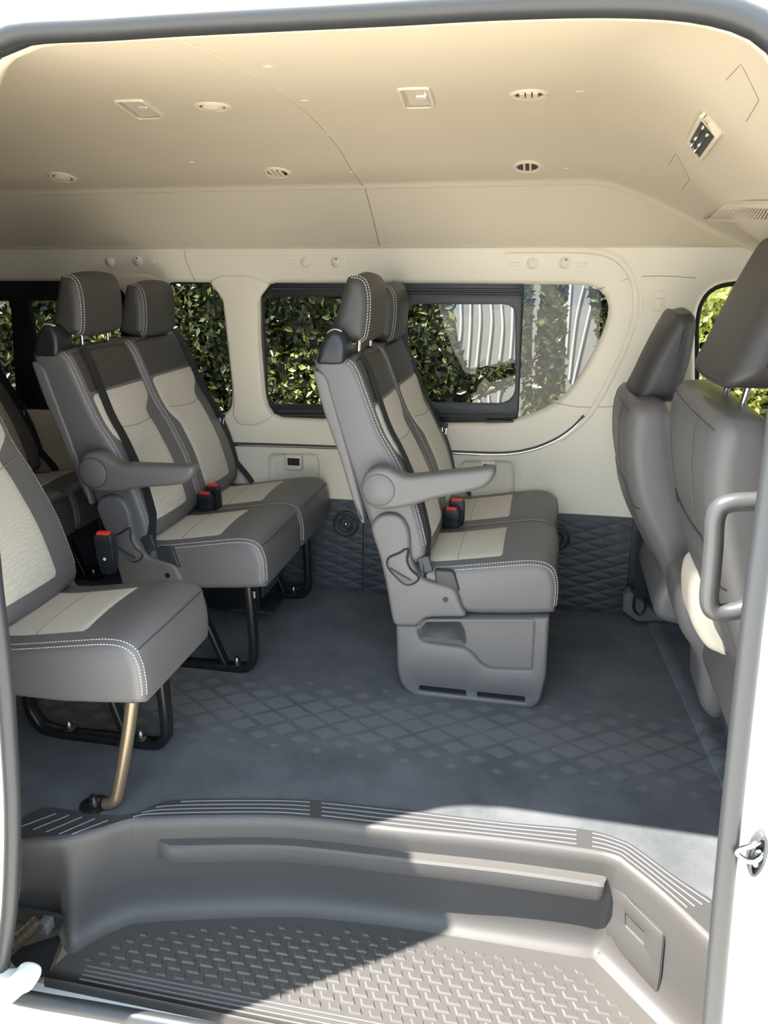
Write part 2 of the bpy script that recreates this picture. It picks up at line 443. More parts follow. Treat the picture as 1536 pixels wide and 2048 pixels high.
def copy_tree(o, parent=None):
    c = o.copy(); COL.objects.link(c)
    if parent is not None: c.parent = parent
    for ch in [x for x in bpy.data.objects if x.parent == o]: copy_tree(ch, c)
    return c
#==SETTING==
# ------------------------------------------------------------------ surfaces of the van interior
XL, XR = -3.2, 2.0
_WZ = [-0.05, 0.0, 0.37, 0.48, 0.70, 1.17, 1.29]; _WY = [2.72, 2.722, 2.752, 2.772, 2.78, 2.762, 2.742]
def wy(z): return interp(z, _WZ, _WY)
_RB = np.array(catmull([(1.16, 1.572), (1.25, 1.576), (1.4, 1.584), (1.65, 1.590), (1.95, 1.582), (2.2, 1.546), (2.37, 1.502), (2.5, 1.470), (2.56, 1.452)], 8))
def drop(x): return smooth01((x - 0.06) / 0.60)
def roof_z(x, y): return interp(y, _RB[:, 0], _RB[:, 1]) - drop(x - 0.12 * (1 - smooth01((y - 1.15) / 0.5))) * (0.36 - 0.16 * smooth01((y - 2.0) / 0.5))
def on_roof(px, py): return hit(px, py, lambda p: p.z - roof_z(p.x, p.y))
def on_wall(px, py): return hit(px, py, lambda p: p.y - wy(p.z))
def wall_xz(pts): return [(p.x, p.z) for p in (on_wall(a, b) for a, b in pts)]
def wall_lift(o=0.0): return lambda a, b, e: (a, wy(b) + o + e, b)
def door_y(z): return interp(z, [-0.45, 0.0, 0.7, 1.56, 1.8], [1.015, 1.045, 1.075, 1.150, 1.20])
def on_door(px, py): return hit(px, py, lambda p: p.y - door_y(p.z), 0.4, 3.0)

# ------------------------------------------------------------------ floor
back_px = [(35, 1647), (86, 1618), (160, 1625), (225, 1634), (280, 1628), (344, 1604), (520, 1600), (634, 1604), (791, 1620), (1000, 1646), (1170, 1662), (1240, 1682), (1275, 1700), (1350, 1755), (1445, 1815), (1500, 1850)]
lip_px = [(45, 1685), (102, 1681), (142, 1675), (203, 1660), (254, 1644), (305, 1639), (520, 1636), (634, 1643), (791, 1661), (1000, 1682), (1170, 1704), (1229, 1716), (1255, 1733), (1327, 1792), (1420, 1880), (1480, 1936)]
tray_px = [(36, 1830), (112, 1838), (138, 1886), (185, 1863), (235, 1840), (300, 1825), (520, 1815), (634, 1817), (790, 1834), (947, 1858), (1140, 1890), (1195, 1898), (1215, 1915), (1265, 1965), (1345, 2045), (1420, 2120)]
TZ = -0.258
back_c = catmull([tuple(at(*p, Z=0))[:2] for p in back_px], 6)
lip_c = catmull([tuple(at(*p, Z=0))[:2] for p in lip_px], 6)
tray_c = catmull([tuple(at(*p, Z=TZ))[:2] for p in tray_px], 6)
fl_outer = [(XL, 1.18)] + [(XL + (back_c[0][0] - XL) * .98, 1.18)] + back_c + [(back_c[-1][0] + 0.06, 1.18), (XR, 1.18), (XR, 2.80), (XL, 2.80)]
v, f = cdt(fl_outer, (), (0.2, 0.2))
floor = build('floor', [(a, b, 0.0) for a, b in v], f, 'carpet'); tag(floor, kind='structure', label='dark blue grey carpet with a band of lighter woven diamonds')
ra, rb = at(1301, 1261, Z=0), at(1450, 1589, Z=0)
rd = (rb - ra) / (rb.y - ra.y)
e0, e1 = ra + rd * (2.78 - ra.y), ra + rd * (1.2 - ra.y)
def lerp(a, b, t): return a + (b - a) * t
V = []; Fc = []
prof = [(0.0, 0.0), (0.002, 0.010), (0.012, 0.018), (0.03, 0.020), (0.045, 0.014), (0.06, 0.012), (1.6, 0.012)]
for k in range(25):
    p = lerp(e0, e1, k / 24)
    for a, z in prof: V.append((p.x + a, p.y, z))
n = len(prof)
for k in range(24):
    for i in range(n - 1): Fc.append((k * n + i, k * n + i + 1, (k + 1) * n + i + 1, (k + 1) * n + i))
build('front_carpet', V, Fc, 'carpet', floor)

# ------------------------------------------------------------------ entrance step
step = thing('entrance_step', (-0.3, 1.3, TZ), 'moulded grey brown entry step with ribbed lip and patterned lower tray at the doorway', 'step')
V = []; Fc = []; n = len(lip_c)
sec = [(0, 0.003, back_c, lip_c), (0.03, 0.006, back_c, lip_c), (0.93, 0.006, back_c, lip_c)]
for a, z, A, B in sec: V += [(p[0] + (q[0] - p[0]) * a, p[1] + (q[1] - p[1]) * a, z) for p, q in zip(A, B)]
def grid_faces(rows, n): return [(k * n + i, k * n + i + 1, (k + 1) * n + i + 1, (k + 1) * n + i) for k in range(rows - 1) for i in range(n - 1)]
build('scuff_plate', V, grid_faces(3, n), 'scuff', step)
V = []
rs = [(0.0, 0.0, 0.004), (0.0, 0.004, 0.001), (0.0, 0.007, -0.006), (0.02, 0.008, -0.020), (0.35, 0.001, -0.100), (0.7, -0.005, -0.180), (0.9, -0.004, -0.220), (1.0, 0.003, -0.240), (1.0, 0.013, -0.252), (1.0, 0.030, TZ)]
_t = np.gradient(np.array(lip_c), axis=0); _t /= np.linalg.norm(_t, axis=1, keepdims=True); LN = np.stack([_t[:, 1], -_t[:, 0]], 1)
V += [(p[0] + (b_[0] - p[0]) * 0.08, p[1] + (b_[1] - p[1]) * 0.08, 0.006) for p, b_ in zip(lip_c, back_c)]
def riser_ao(i, a, o):
    i0 = min(int(i), n - 1); i1 = min(i0 + 1, n - 1); fr = i - int(i)
    g = lambda A, k: A[i0][k] * (1 - fr) + A[i1][k] * fr
    return tuple(g(lip_c, k) + (g(tray_c, k) - g(lip_c, k)) * a + g(LN, k) * o for k in (0, 1))
for a, o, z in rs: V += [(*riser_ao(i, a, o), z) for i in range(n)]
def riser_at(i, zz):
    """Point on the riser at curve index i and height zz."""
    for (a0, o0, z0), (a1, o1, z1) in zip(rs, rs[1:]):
        if z1 <= zz <= z0:
            k = (zz - z0) / (z1 - z0); return Vector((*riser_ao(i, a0 + (a1 - a0) * k, o0 + (o1 - o0) * k), zz))
build('riser', V, grid_faces(len(rs) + 1, n), 'step', step, 50)
tray_in = [riser_ao(i, 1.0, 0.029) for i in range(n)]
YF = 1.118
tx0, tx1 = at(96, 1945, Z=TZ).x, 0.40
tr = [(tx0, YF)] + [p for p in tray_in if p[1] > YF + 0.004] + [(tx1, YF)]
tr = [(tx0, YF), (tx0 + 0.004, (YF + tray_in[12][1]) / 2)] + [p for p in tray_in[12:] if p[1] > YF + 0.004] + [(max(tray_in[-1][0], 0.36), YF)]
v, f = cdt(tr, (), (0.1, 0.06))
nose = [(YF, TZ), (YF - 0.003, TZ - 0.002), (YF - 0.005, TZ - 0.006), (YF - 0.007, TZ - 0.024)]
nx = np.linspace(tx0, 0.40, 30); NV = [(float(x), y, z) for y, z in nose for x in nx]
build('lower_tray', *join(([(a, b, TZ) for a, b in v], f), (NV, grid_faces(4, 30))), 'step', step)
# raised tread pads on the lower tray: rows of slanted diamonds
pad_me = None; pads = 0
def make_pad():
    w, d, h = 0.0140, 0.0088, 0.0040
    out = [(-w * 1.25, d), (w * 0.75, d), (w * 1.25, -d), (-w * 0.75, -d)]
    o1 = [(a, b, 0.0) for a, b in out]; o2 = [(a * 0.84 + 0.0008, b * 0.78 + 0.0008, h) for a, b in out]
    me = bpy.data.meshes.new('tread_pad')
    me.from_pydata(o1 + o2, [], [(0, 1, 5, 4), (1, 2, 6, 5), (2, 3, 7, 6), (3, 0, 4, 7), (4, 5, 6, 7)])
    bm = bmesh.new(); bm.from_mesh(me); bmesh.ops.recalc_face_normals(bm, faces=bm.faces); bm.to_mesh(me); bm.free()
    me.materials.append(MATS['step']); me.materials.append(MATS['step_edge_glint']); me.polygons[2].material_index = 1; me.polygons[3].material_index = 1; return me  # front and left faces lighter: specular edge glint put into the colour
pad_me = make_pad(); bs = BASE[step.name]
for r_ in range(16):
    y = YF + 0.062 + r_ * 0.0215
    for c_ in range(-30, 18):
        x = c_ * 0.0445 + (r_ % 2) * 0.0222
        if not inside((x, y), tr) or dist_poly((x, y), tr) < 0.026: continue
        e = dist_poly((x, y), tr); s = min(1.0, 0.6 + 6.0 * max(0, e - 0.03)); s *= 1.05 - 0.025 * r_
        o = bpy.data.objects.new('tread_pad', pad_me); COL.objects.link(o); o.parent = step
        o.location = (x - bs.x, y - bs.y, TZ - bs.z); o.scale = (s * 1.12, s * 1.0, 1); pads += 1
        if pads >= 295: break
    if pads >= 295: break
for k in range(4):
    y = YF + 0.010 + k * 0.011
    p0 = at(165 + 5 * k, 1950 - 9 * k, Z=TZ).x
    bar('tray_rib', [(p0, y, TZ + 0.001), ((p0 + 0.36) / 2, y, TZ + 0.001), (0.34, y, TZ + 0.001)], 0.0028, 0.004, 'step_rib', step, (0, 1, 0))
# ribs moulded into the lip
def lip_rib(i0, i1, t):
    p = []
    for k in range(25):
        i = i0 + (i1 - i0) * k / 24; a = int(i); b_ = min(a + 1, n - 1); fr = i - a
        A = [back_c[a][q] * (1 - fr) + back_c[b_][q] * fr for q in (0, 1)]; B = [lip_c[a][q] * (1 - fr) + lip_c[b_][q] * fr for q in (0, 1)]
        p.append((A[0] + (B[0] - A[0]) * t, A[1] + (B[1] - A[1]) * t, 0.0065))
    tube('lip_rib', p, 0.0016, 'step_rib', step, 6)
for t, d in ((0.16, 0), (0.37, -2), (0.58, -4), (0.79, -6)):
    lip_rib(31 + d, 41.3, t); lip_rib(42.4, 59.2, t); lip_rib(60.8, 82.5 + d * 0.3, t)
for k in range(5):
    a, b_ = at(40 + 26 * k, 1654 + 5 * k if k < 3 else 1668, Z=0.006), at(112 + 26 * k, 1627 + 3.4 * k, Z=0.006)
    tube('lip_rib', [a, b_], 0.0016, 'step_rib', step, 6)
# trim bar on the riser
pts_t = [(320, 1692), (345, 1689), (520, 1690), (700, 1701), (950, 1735), (1177, 1764)]
rows = []
nI = 40
for k in range(nI + 1):
    i = 30.6 + (64.6 - 30.6) * k / nI; e = min(k, nI - k) / nI
    w = 1.0 if e > 0.03 else 0.25 + 0.75 * e / 0.03
    row = []
    for z, o in ((-0.050, -0.004), (-0.054, 0.020), (-0.059, 0.026), (-0.082, 0.030), (-0.098, 0.028), (-0.102, -0.004)):
        p = riser_at(i, z); row.append((p.x, p.y - o * w, p.z))
    rows.append(row)
V = [p for r in rows for p in r]; m6 = 6
Fc = [(k * m6 + i, k * m6 + i + 1, (k + 1) * m6 + i + 1, (k + 1) * m6 + i) for k in range(nI) for i in range(m6 - 1)] + [tuple(range(m6)), tuple(nI * m6 + i for i in range(m6))]
build('trim_bar', V, Fc, 'step', step, 30)
# access cover in the slanted side, with a finger slot
def side_lift(px, py):
    """The slanted side of the step as a plane through lip and tray."""
    return hit(px, py, lambda p: (p - SO).dot(SN), 0.5, 3.0)
sa, sb, scn = riser_at(75, -0.06), riser_at(82, -0.06), riser_at(78, -0.20)
SO = sa; SN = (sb - sa).cross(scn - sa).normalized()
if SN.dot(CP - SO) < 0: SN = -SN
su = (sb - sa).normalized(); sv = SN.cross(su).normalized()
def sxy(px, py): p = side_lift(px, py) - SO; return (p.dot(su), p.dot(sv))
def s_lift(o): return lambda a, b, e: tuple(SO + su * a + sv * b + SN * (o - e))
cov = [sxy(*p) for p in [(1204, 1886), (1199, 1854), (1206, 1807), (1217, 1782), (1229, 1774), (1243, 1782), (1327, 1868), (1328, 1880), (1321, 1952), (1313, 2000), (1304, 2000)]]
slot = [sxy(*p) for p in [(1252, 1824), (1291, 1863), (1290, 1890), (1252, 1850)]]
cover = plate('access_cover', rpoly(cov, 0.008, 3), [rpoly(slot, 0.003, 3)], s_lift(0.004), 'step', step, 0.010, 0.002)
v, f = cdt(slot); build('finger_slot', [s_lift(-0.004)(a, b, 0) for a, b in v], f, 'plastic_dark', cover)
rv, rf = rings(rpoly([tuple(p) for p in cov], 0.008, 3), [(-0.0022, 0), (0.001, 0)], s_lift(0.0016)); build('cover_gap', rv, rf, 'plastic_dark', cover)
# ------------------------------------------------------------------ far wall
def rect_px(x0, y0, x1, y1): return [(x0, y0), (x1, y0), (x1, y1), (x0, y1)]
W3_px = [(538, 566), (900, 567), (1160, 569), (1186, 572), (1206, 582), (1219, 602), (1220, 626), (1209, 665), (1188, 707), (1167, 745), (1140, 784), (1112, 808), (1080, 825), (1035, 840), (1000, 846), (866, 848), (700, 841), (565, 836), (548, 833), (536, 818), (528, 795), (519, 683), (517, 592), (524, 575)]
W2_px = [(335, 564), (420, 565), (434, 573), (442, 600), (455, 717), (462, 785), (460, 815), (447, 829), (360, 828), (346, 818), (340, 790), (328, 680), (320, 600), (324, 575)]
W1_px = [(-900, 560), (225, 563), (243, 570), (252, 600), (264, 700), (270, 790), (262, 815), (245, 824), (-900, 800)]
WF_px = [(1400, 860), (1391, 760), (1391, 650), (1397, 612), (1412, 585), (1435, 569), (1470, 562), (1700, 552), (1740, 600), (1740, 860)]
def loop_s(px, m=3): return resample(catmull(wall_xz(px), m, True), 90).tolist()
def loop_r(px, r=0.03): return resample(rpoly(wall_xz(px), r, 5), 90).tolist()
W1, W2, W3, WF = loop_r(W1_px, 0.02), loop_r(W2_px, 0.03), loop_r(W3_px, 0.03), loop_r(WF_px, 0.02)
PK1 = resample(rpoly(wall_xz(rect_px(535, 908, 637, 997)), 0.03, 5), 40).tolist()
PK2 = resample(rpoly(wall_xz(rect_px(918, 922, 1028, 1022)), 0.03, 5), 40).tolist()
ZD, ZS = 0.372, 1.290
bev_w = [(-0.016, 0.0), (-0.009, 0.0025), (-0.004, 0.008), (0.0, 0.016), (0.002, 0.040)]
pk_s = [(-0.006, 0.0), (-0.002, 0.002), (0.002, 0.008), (0.006, 0.016), (0.016, 0.020)]
outer = [(XL, ZD), (-2, ZD), (-1, ZD), (0, ZD), (0.6, ZD), (XR, ZD), (XR, ZS), (0.6, ZS), (0, ZS), (-1, ZS), (-2, ZS), (XL, ZS)]
holes_w, holes_p = [W1, W2, W3, WF], [PK1, PK2]
hl = [offset_loop(h, -0.016) for h in holes_w] + [offset_loop(h, -0.006) for h in holes_p]
v, f = cdt(outer, hl, (0.11, 0.05))
wl = wall_lift()
parts = [([wl(a, b, 0) for a, b in v], f)] + [rings(h, bev_w, wl) for h in holes_w] + [rings(h, pk_s, wl, True) for h in holes_p]
wall = build('wall_far', *join(*parts), 'cream_lower', None, 45); tag(wall, kind='structure', label='cream moulded side wall of the cabin with rounded window openings')
# upper panel between window strip and headliner
XS = sorted(set(np.round(np.linspace(XL, XR, 60), 4).tolist()))
V = []
for k in range(9):
    t = k / 8
    for x in XS:
        zc = roof_z(x, 2.5) + 0.004; y = 2.742 + (2.505 - 2.742) * t; z = ZS + (zc - ZS) * (t + 0.16 * t * (1 - t))
        V.append((x, y + 0.006 if k == 0 else y, z))
build('upper_panel', V, grid_faces(9, len(XS)), 'cream', wall, 60)
# ledge under the upper panel
V = []
for y, z in ((2.742, ZS - 0.001), (2.736, ZS + 0.001), (2.733, ZS + 0.005), (2.736, ZS + 0.010), (2.746, ZS + 0.012)):
    V += [(x, y, z) for x in XS]
build('ledge', V, grid_faces(5, len(XS)), 'cream', wall, 60)
def wall_path(px, off=0.0, m=5): return [Vector((p[0], wy(p[1]) + off, p[1])) for p in catmull(wall_xz(px), m)]
tube('ridge', wall_path([(1010, 500), (1100, 499), (1180, 501), (1225, 512), (1256, 540), (1270, 580), (1270, 630), (1252, 690), (1222, 755), (1190, 812), (1165, 845), (1120, 880)], 0.006), 0.013, 'cream_lower', wall, 10)
tube('ridge', wall_path([(1150, 497), (1200, 498), (1243, 512), (1270, 543), (1283, 590), (1280, 640)], 0.004), 0.006, 'cream_lower', wall, 8)
chrome_px = [(300, 886), (470, 890), (600, 894), (760, 900), (900, 906), (1000, 909), (1060, 901), (1110, 882), (1145, 858), (1168, 834)]
tube('chrome_strip', wall_path(chrome_px, -0.002), lambda t: 0.0045 if t < 0.9 else 0.0045 * max(0.1, (1 - t) / 0.1), 'chrome', wall, 8)
tube('strip_groove', wall_path([(x, y - 3) for x, y in chrome_px], 0.002), 0.006, 'plastic_dark', wall, 8)
for px in ([(368, 500), (372, 520), (382, 545), (390, 561)], [(1283, 553), (1330, 552), (1392, 556)], [(1112, 806), (1160, 814), (1235, 813)], [(1195, 580), (1225, 568), (1268, 553)]):
    tube('seam', wall_path(px, 0.0004, 4), 0.0013, 'cream_seam', wall, 6)
ps = on_roof(725, 368)
SX = ps.x
tube('seam', [(SX, 2.742 + (2.505 - 2.742) * t, ZS + (roof_z(SX, 2.5) + 0.004 - ZS) * (t + 0.16 * t * (1 - t))) for t in np.linspace(0.03, 0.97, 14)], 0.0016, 'cream_seam', wall, 6)
# pillar covers between the windows
for pp in ([(415, 563), (436, 548), (500, 548), (524, 556), (545, 566), (519, 600), (521, 700), (530, 800), (550, 836), (516, 853), (478, 853), (462, 830), (466, 800), (458, 720), (444, 600)],
           [(222, 563), (240, 546), (300, 546), (318, 556), (334, 564), (318, 585), (322, 640), (332, 730), (345, 820), (360, 852), (290, 852), (268, 822), (274, 790), (266, 700), (250, 590)]):
    L = resample(rpoly(wall_xz(pp), 0.012, 4), 60).tolist()
    L = offset_loop(L, 0.004)
    V, Fc = rings(L, [(0, 0.002), (0.002, -0.004), (0.006, -0.008), (0.012, -0.010)], wall_lift(), False)
    v2, f2 = cdt(offset_loop(L, 0.012))
    V, Fc = join((V, Fc), ([wall_lift(-0.010)(a, b, 0) for a, b in v2], f2))
    build('pillar_cover', V, Fc, 'cream_lower', wall, 60)
# hook caps and small buttons on the strip above the windows
for cx, cy, kind in ((191, 523, 0), (220, 523, 1), (275, 521, 2), (303, 523, 0), (581, 524, 0), (611, 523, 1), (672, 523, 2), (702, 524, 0), (1031, 528, 0), (1065, 526, 1), (1130, 525, 2), (1164, 529, 0)):
    p = on_wall(cx, cy)
    if kind == 0:
        b_ = rbox('button_cap', (p.x, p.y - 0.001, p.z), 0.030, 0.008, 0.014, 'cream_lower', wall, 0.003)
    else:
        h_ = revolve('hook_cap', [(0.021, 0.0), (0.019, -0.003), (0.012, -0.009), (0.006, -0.012), (0.0, -0.013)], (p.x, p.y + 0.001, p.z), (0, 1, 0), 'cream_lower', wall, 18)
        if kind == 2: revolve('hook_hole', [(0.0028, 0), (0.0028, -0.004), (0, -0.004)], (p.x + 0.003, p.y - 0.008, p.z + 0.008), (0, 1, 0), 'black', h_, 8)
# sockets in the pockets
for (x0, y0, x1, y1) in ((571, 909, 604, 940), (962, 922, 990, 950)):
    a, b_ = on_wall(x0, y0), on_wall(x1, y1); cx, cz = (a.x + b_.x) / 2, (a.z + b_.z) / 2; yy = wy(cz)
    hs = rbox('socket_housing', (cx, yy + 0.008, cz), abs(b_.x - a.x), 0.034, abs(a.z - b_.z), 'cream_lower', wall, 0.003)
    rbox('socket_face', (cx + 0.002, yy - 0.009, cz + 0.004), abs(b_.x - a.x) * 0.74, 0.004, abs(a.z - b_.z) * 0.50, 'usb', hs, 0.002)
    for s in (-1, 1): rbox('socket_port', (cx + 0.002 + s * 0.011, yy - 0.0115, cz + 0.004), 0.010, 0.002, 0.010, 'rubber', hs, 0.0008)
# dark quilted lower panels, split at a joint
jx = at(727, 1100, Y=2.74).x
for i, (a, b_) in enumerate(((XL, jx - 0.001), (jx + 0.001, 0.335))):
    L = [(a, 0.0), (b_, 0.0), (b_, ZD - 0.002), (a, ZD - 0.002)]
    plate('lower_panel', L, [], wall_lift(-0.004), 'quilt', wall, 0.02, 0.003, (0.2, 0.06))
V = []; pl = [(0.335, 2.745), (0.37, 2.735), (0.40, 2.70), (0.43, 2.66), (0.60, 2.64), (2.0, 2.64)]
for z in (0.0, 0.10, 0.25, ZD + 0.002): V += [(x, y + (z > 0.3) * 0.01, z) for x, y in pl]
build('lower_panel', V, grid_faces(4, 6), 'plastic_dark', wall, 60)
# round anchor pockets on the lower panels
for cx, cy in ((692, 1048), (1112, 1076)):
    p = at(cx, cy, Y=2.738)
    a_ = revolve('anchor_ring', [(0.052, 0.010), (0.052, -0.002), (0.046, -0.005), (0.041, -0.002), (0.040, 0.006)], p, (0, 1, 0), 'plastic_dark', wall, 24)
    revolve('anchor_ring', [(0.033, 0.010), (0.033, -0.004), (0.027, -0.007), (0.020, -0.003), (0.018, 0.004)], p, (0, 1, 0), 'plastic_dark', wall, 24)
    revolve('anchor_bolt', [(0.009, 0.004), (0.009, -0.009), (0.005, -0.012), (0, -0.012)], p, (0, 1, 0), 'bolt', wall, 10)
# slot for the front belt on the far pillar
p = on_wall(1318, 602)
bz = rbox('belt_slot', (p.x, p.y + 0.001, p.z), 0.038, 0.012, 0.066, 'cream_lower', wall, 0.004)
rbox('slot_tab', (p.x - 0.002, p.y - 0.007, p.z - 0.008), 0.024, 0.010, 0.034, 'cream_lower', bz, 0.003)

# ------------------------------------------------------------------ windows
def wframe(name, loop, holes, m, parent, o, thick, bev=0.003): return plate(name, loop, holes, wall_lift(o), m, parent, thick, bev)
def pane(name, loop, m, parent, o):
    v, f = cdt(loop, (), None); return build(name, [wall_lift(o)(a, b, 0) for a, b in v], f, m, parent)
wnd3 = thing('window_3', (-0.45, 2.80, 0.7), kind='structure', label='wide tinted window with black sliding frame and curved quarter pane')
fr_px = [(536, 562), (900, 563), (1048, 566), (1042, 700), (1036, 843), (1000, 850), (866, 852), (700, 845), (560, 840), (540, 834), (530, 818), (523, 795), (514, 683), (512, 592), (520, 571)]
left_pane = [(520, 600), (527, 594), (780, 594), (790, 604), (790, 800), (782, 811), (545, 812), (534, 806), (529, 790)]
slid = [(812, 622), (818, 612), (832, 609), (1012, 609), (1025, 613), (1030, 625), (1030, 780), (1024, 800), (1005, 810), (832, 808), (818, 803), (812, 792)]
wf3 = wframe('window_frame', resample(rpoly(wall_xz(fr_px), 0.012), 90).tolist(), [resample(rpoly(wall_xz(left_pane), 0.012), 50).tolist(), resample(rpoly(wall_xz(slid), 0.02), 60).tolist()], 'black', wnd3, 0.020, 0.022)
sash = wframe('sliding_sash', rpoly(wall_xz([(797, 588), (1044, 590), (1036, 834), (797, 830)]), 0.010), [resample(rpoly(wall_xz(slid), 0.02), 60).tolist()], 'plastic_dark', wnd3, 0.012, 0.010, 0.004)
for yy, x0, x1 in ((578, 542, 1040), (586, 800, 1042), (823, 556, 1034), (832, 560, 1030)):
    tube('track', wall_path([(x0, yy), ((x0 + x1) / 2, yy + 1), (x1, yy + 2)], 0.016), 0.0045, 'plastic_dark', wf3, 8)
pane('pane', offset_loop(W3, -0.004), 'glass_tint', wnd3, 0.034)
rbox('latch', tuple(on_wall(1000, 843) + Vector((0, 0.012, 0))), 0.10, 0.014, 0.008, 'black', wf3, 0.002)
wnd2 = thing('window_2', (-1.3, 2.80, 0.7), kind='structure', label='small fixed tinted window between two cream pillars')
wframe('window_seal', offset_loop(W2, -0.004), [offset_loop(W2, 0.007)], 'black', wnd2, 0.024, 0.012, 0.002)
pane('pane', offset_loop(W2, -0.004), 'glass_tint', wnd2, 0.036)
wnd1 = thing('window_1', (-2.3, 2.80, 0.7), kind='structure', label='dark framed sliding window at the rear behind the second bench')
p1a, p1b = rpoly(wall_xz([(52, 602), (232, 602), (250, 795), (82, 795)]), 0.02), rpoly(wall_xz([(-560, 602), (14, 602), (26, 790), (-560, 780)]), 0.02)
p1c = rpoly(wall_xz([(-880, 602), (-600, 602), (-600, 780), (-880, 780)]), 0.02)
wframe('window_frame', offset_loop(W1, -0.004), [p1a, p1b, p1c], 'black', wnd1, 0.018, 0.018)
wframe('sliding_sash', rpoly(wall_xz([(36, 588), (240, 588), (262, 812), (70, 812)]), 0.015), [p1a], 'black', wnd1, 0.010, 0.010)
pane('pane', offset_loop(W1, -0.004), 'glass_tint', wnd1, 0.032)
wnd4 = thing('window_4', (0.9, 2.80, 0.7), kind='structure', label='clear cab door window with black edge behind the front seats')
wframe('window_seal', offset_loop(WF, -0.004), [offset_loop(WF, 0.016)], 'black', wnd4, 0.024, 0.014, 0.003)
pane('pane', offset_loop(WF, -0.004), 'glass_clear', wnd4, 0.036)

# ------------------------------------------------------------------ ceiling
XC = np.r_[np.linspace(XL, 0.0, 40)[:-1], np.linspace(0.0, 0.6, 30), np.linspace(0.6, XR, 10)[1:]]
YC = np.linspace(1.185, 2.5, 46); V = []
for x in XC:
    for y in YC: V.append((float(x), float(y), roof_z(x, y)))
    z = roof_z(x, 2.5); V += [(float(x), 2.503, z - 0.007), (float(x), 2.511, z - 0.010), (float(x), 2.519, z + 0.010)]
ny = len(YC) + 3
ceil = build('ceiling', V, grid_faces(len(XC), ny), 'headliner', None, 60); tag(ceil, kind='structure', label='beige fabric headliner curving down towards the cab')
def roof_pt(x, y, o=0.0): return Vector((x, y, roof_z(x, y) - o))
tube('seam', [roof_pt(SX, y, 0.0) for y in np.linspace(1.2, 2.5, 40)], 0.0030, 'headliner', ceil, 8)
tube('seam', [roof_pt(SX - 0.004, y, -0.001) for y in np.linspace(1.2, 2.5, 40)], 0.0020, 'cream_seam', ceil, 6)
for cx, cy in ((1161, 184), (1133, 338), (383, 325), (536, 133), (608, 202), (658, 270), (702, 345)):
    p = on_roof(cx, cy); revolve('clip', [(0.011, -0.002), (0.010, 0.001), (0.006, 0.0022), (0, 0.0025)], p, (0, 0, -1), 'headliner', ceil, 14)
def roof_frame(p):
    e = 0.01; dx = Vector((e, 0, roof_z(p.x + e, p.y) - roof_z(p.x, p.y))).normalized(); dy = Vector((0, e, roof_z(p.x, p.y + e) - roof_z(p.x, p.y))).normalized()
    nn = dy.cross(dx).normalized()
    if nn.z > 0: nn = -nn
    return dx, (dy - dx * dy.dot(dx)).normalized(), nn
where = {(425, 212): 'beige round ceiling vent beside the slanted ceiling lamp, flap shut', (125, 354): 'beige round ceiling vent at the far left edge of the ceiling, above the rear window',
         (555, 345): 'beige round ceiling vent nearest the ceiling seam, above the left end of the wide window', (1058, 188): 'beige round ceiling vent nearer the doorway beside the square ceiling lamp',
         (1055, 333): 'beige round ceiling vent with black open slots close to the far wall edge'}
for (cx, cy), lab in where.items():
    p = on_roof(cx, cy); dx, dy, nn = roof_frame(p)
    vent = thing('ceiling_vent', p, lab, 'ceiling vent', 'round vents in the ceiling')
    revolve('vent_ring', [(0.043, -0.002), (0.042, 0.002), (0.037, 0.005), (0.030, 0.003), (0.029, -0.003)], p, nn, 'cream', vent, 28)
    revolve('vent_cup', [(0.0300, 0.0005), (0.0, 0.0010)], p, nn, 'black', vent, 24)
    closed = cy in (212, 354); 
    if closed:
        revolve('vent_flap', [(0.026, 0.001), (0.025, 0.004), (0.015, 0.008), (0, 0.010)], p, (nn + dx * 0.1).normalized(), 'cream', vent, 20)
    else:
        for k in (-1, 0, 1) if cy != 333 else (-0.6, 0.6):
            a = p + dx * (k * 0.014) + nn * 0.004; hl_ = 0.027 * math.sqrt(max(0, 1 - (k * 0.014 / 0.028) ** 2))
            bar('vent_slat', [a - dy * hl_, a + dy * hl_], 0.011 if cy != 333 else 0.006, 0.004, 'cream', vent, tuple(dx))
def local_plate(name, c, fr, loop, holes, m, parent, o, thick, bev=0.002):
    dx, dy, nn = fr
    return plate(name, loop, holes, lambda a, b, e: tuple(c + dx * a + dy * b + nn * (o - e)), m, parent, thick, bev)
for (cx, cy), q, lab in (((832, 193), [(792, 174), (860, 172), (871, 211), (806, 213)], 'square ceiling lamp with glossy lens to the right of the ceiling seam'), ((278, 215), [(222, 199), (285, 197), (331, 232), (272, 235)], 'slanted ceiling lamp with glossy lens left of the ceiling seam')):
    p = on_roof(cx, cy); fr_ = roof_frame(p); dx, dy, nn = fr_
    L = []
    for a in q:
        w = hit(a[0], a[1], lambda s: (s - p).dot(nn)) - p; L.append((w.dot(dx), w.dot(dy)))
    lamp = thing('ceiling_lamp', p, lab, 'lamp', 'ceiling lamps')
    L1 = resample(rpoly(L, 0.014), 48).tolist(); L2 = resample(rpoly(offset_loop(L, 0.009), 0.012), 48).tolist()
    local_plate('lamp_bezel', p, fr_, L1, [L2], 'cream', lamp, 0.006, 0.008, 0.002)
    V, Fc = rings(L2, [(-0.001, 0), (0.006, 0.003), (0.014, 0.006), (0.024, 0.007)], lambda a, b, e: tuple(p + dx * a + dy * b + nn * (0.004 - e)), True)
    build('lamp_lens', V, Fc, 'lamp_lens', lamp, 60)
    c0 = p + dx * 0.012
    local_plate('lamp_switch', c0, fr_, rpoly([(-0.012, -0.008), (0.012, -0.008), (0.012, 0.008), (-0.012, 0.008)], 0.003), [], 'lamp_chip', lamp, 0.004, 0.006, 0.001)
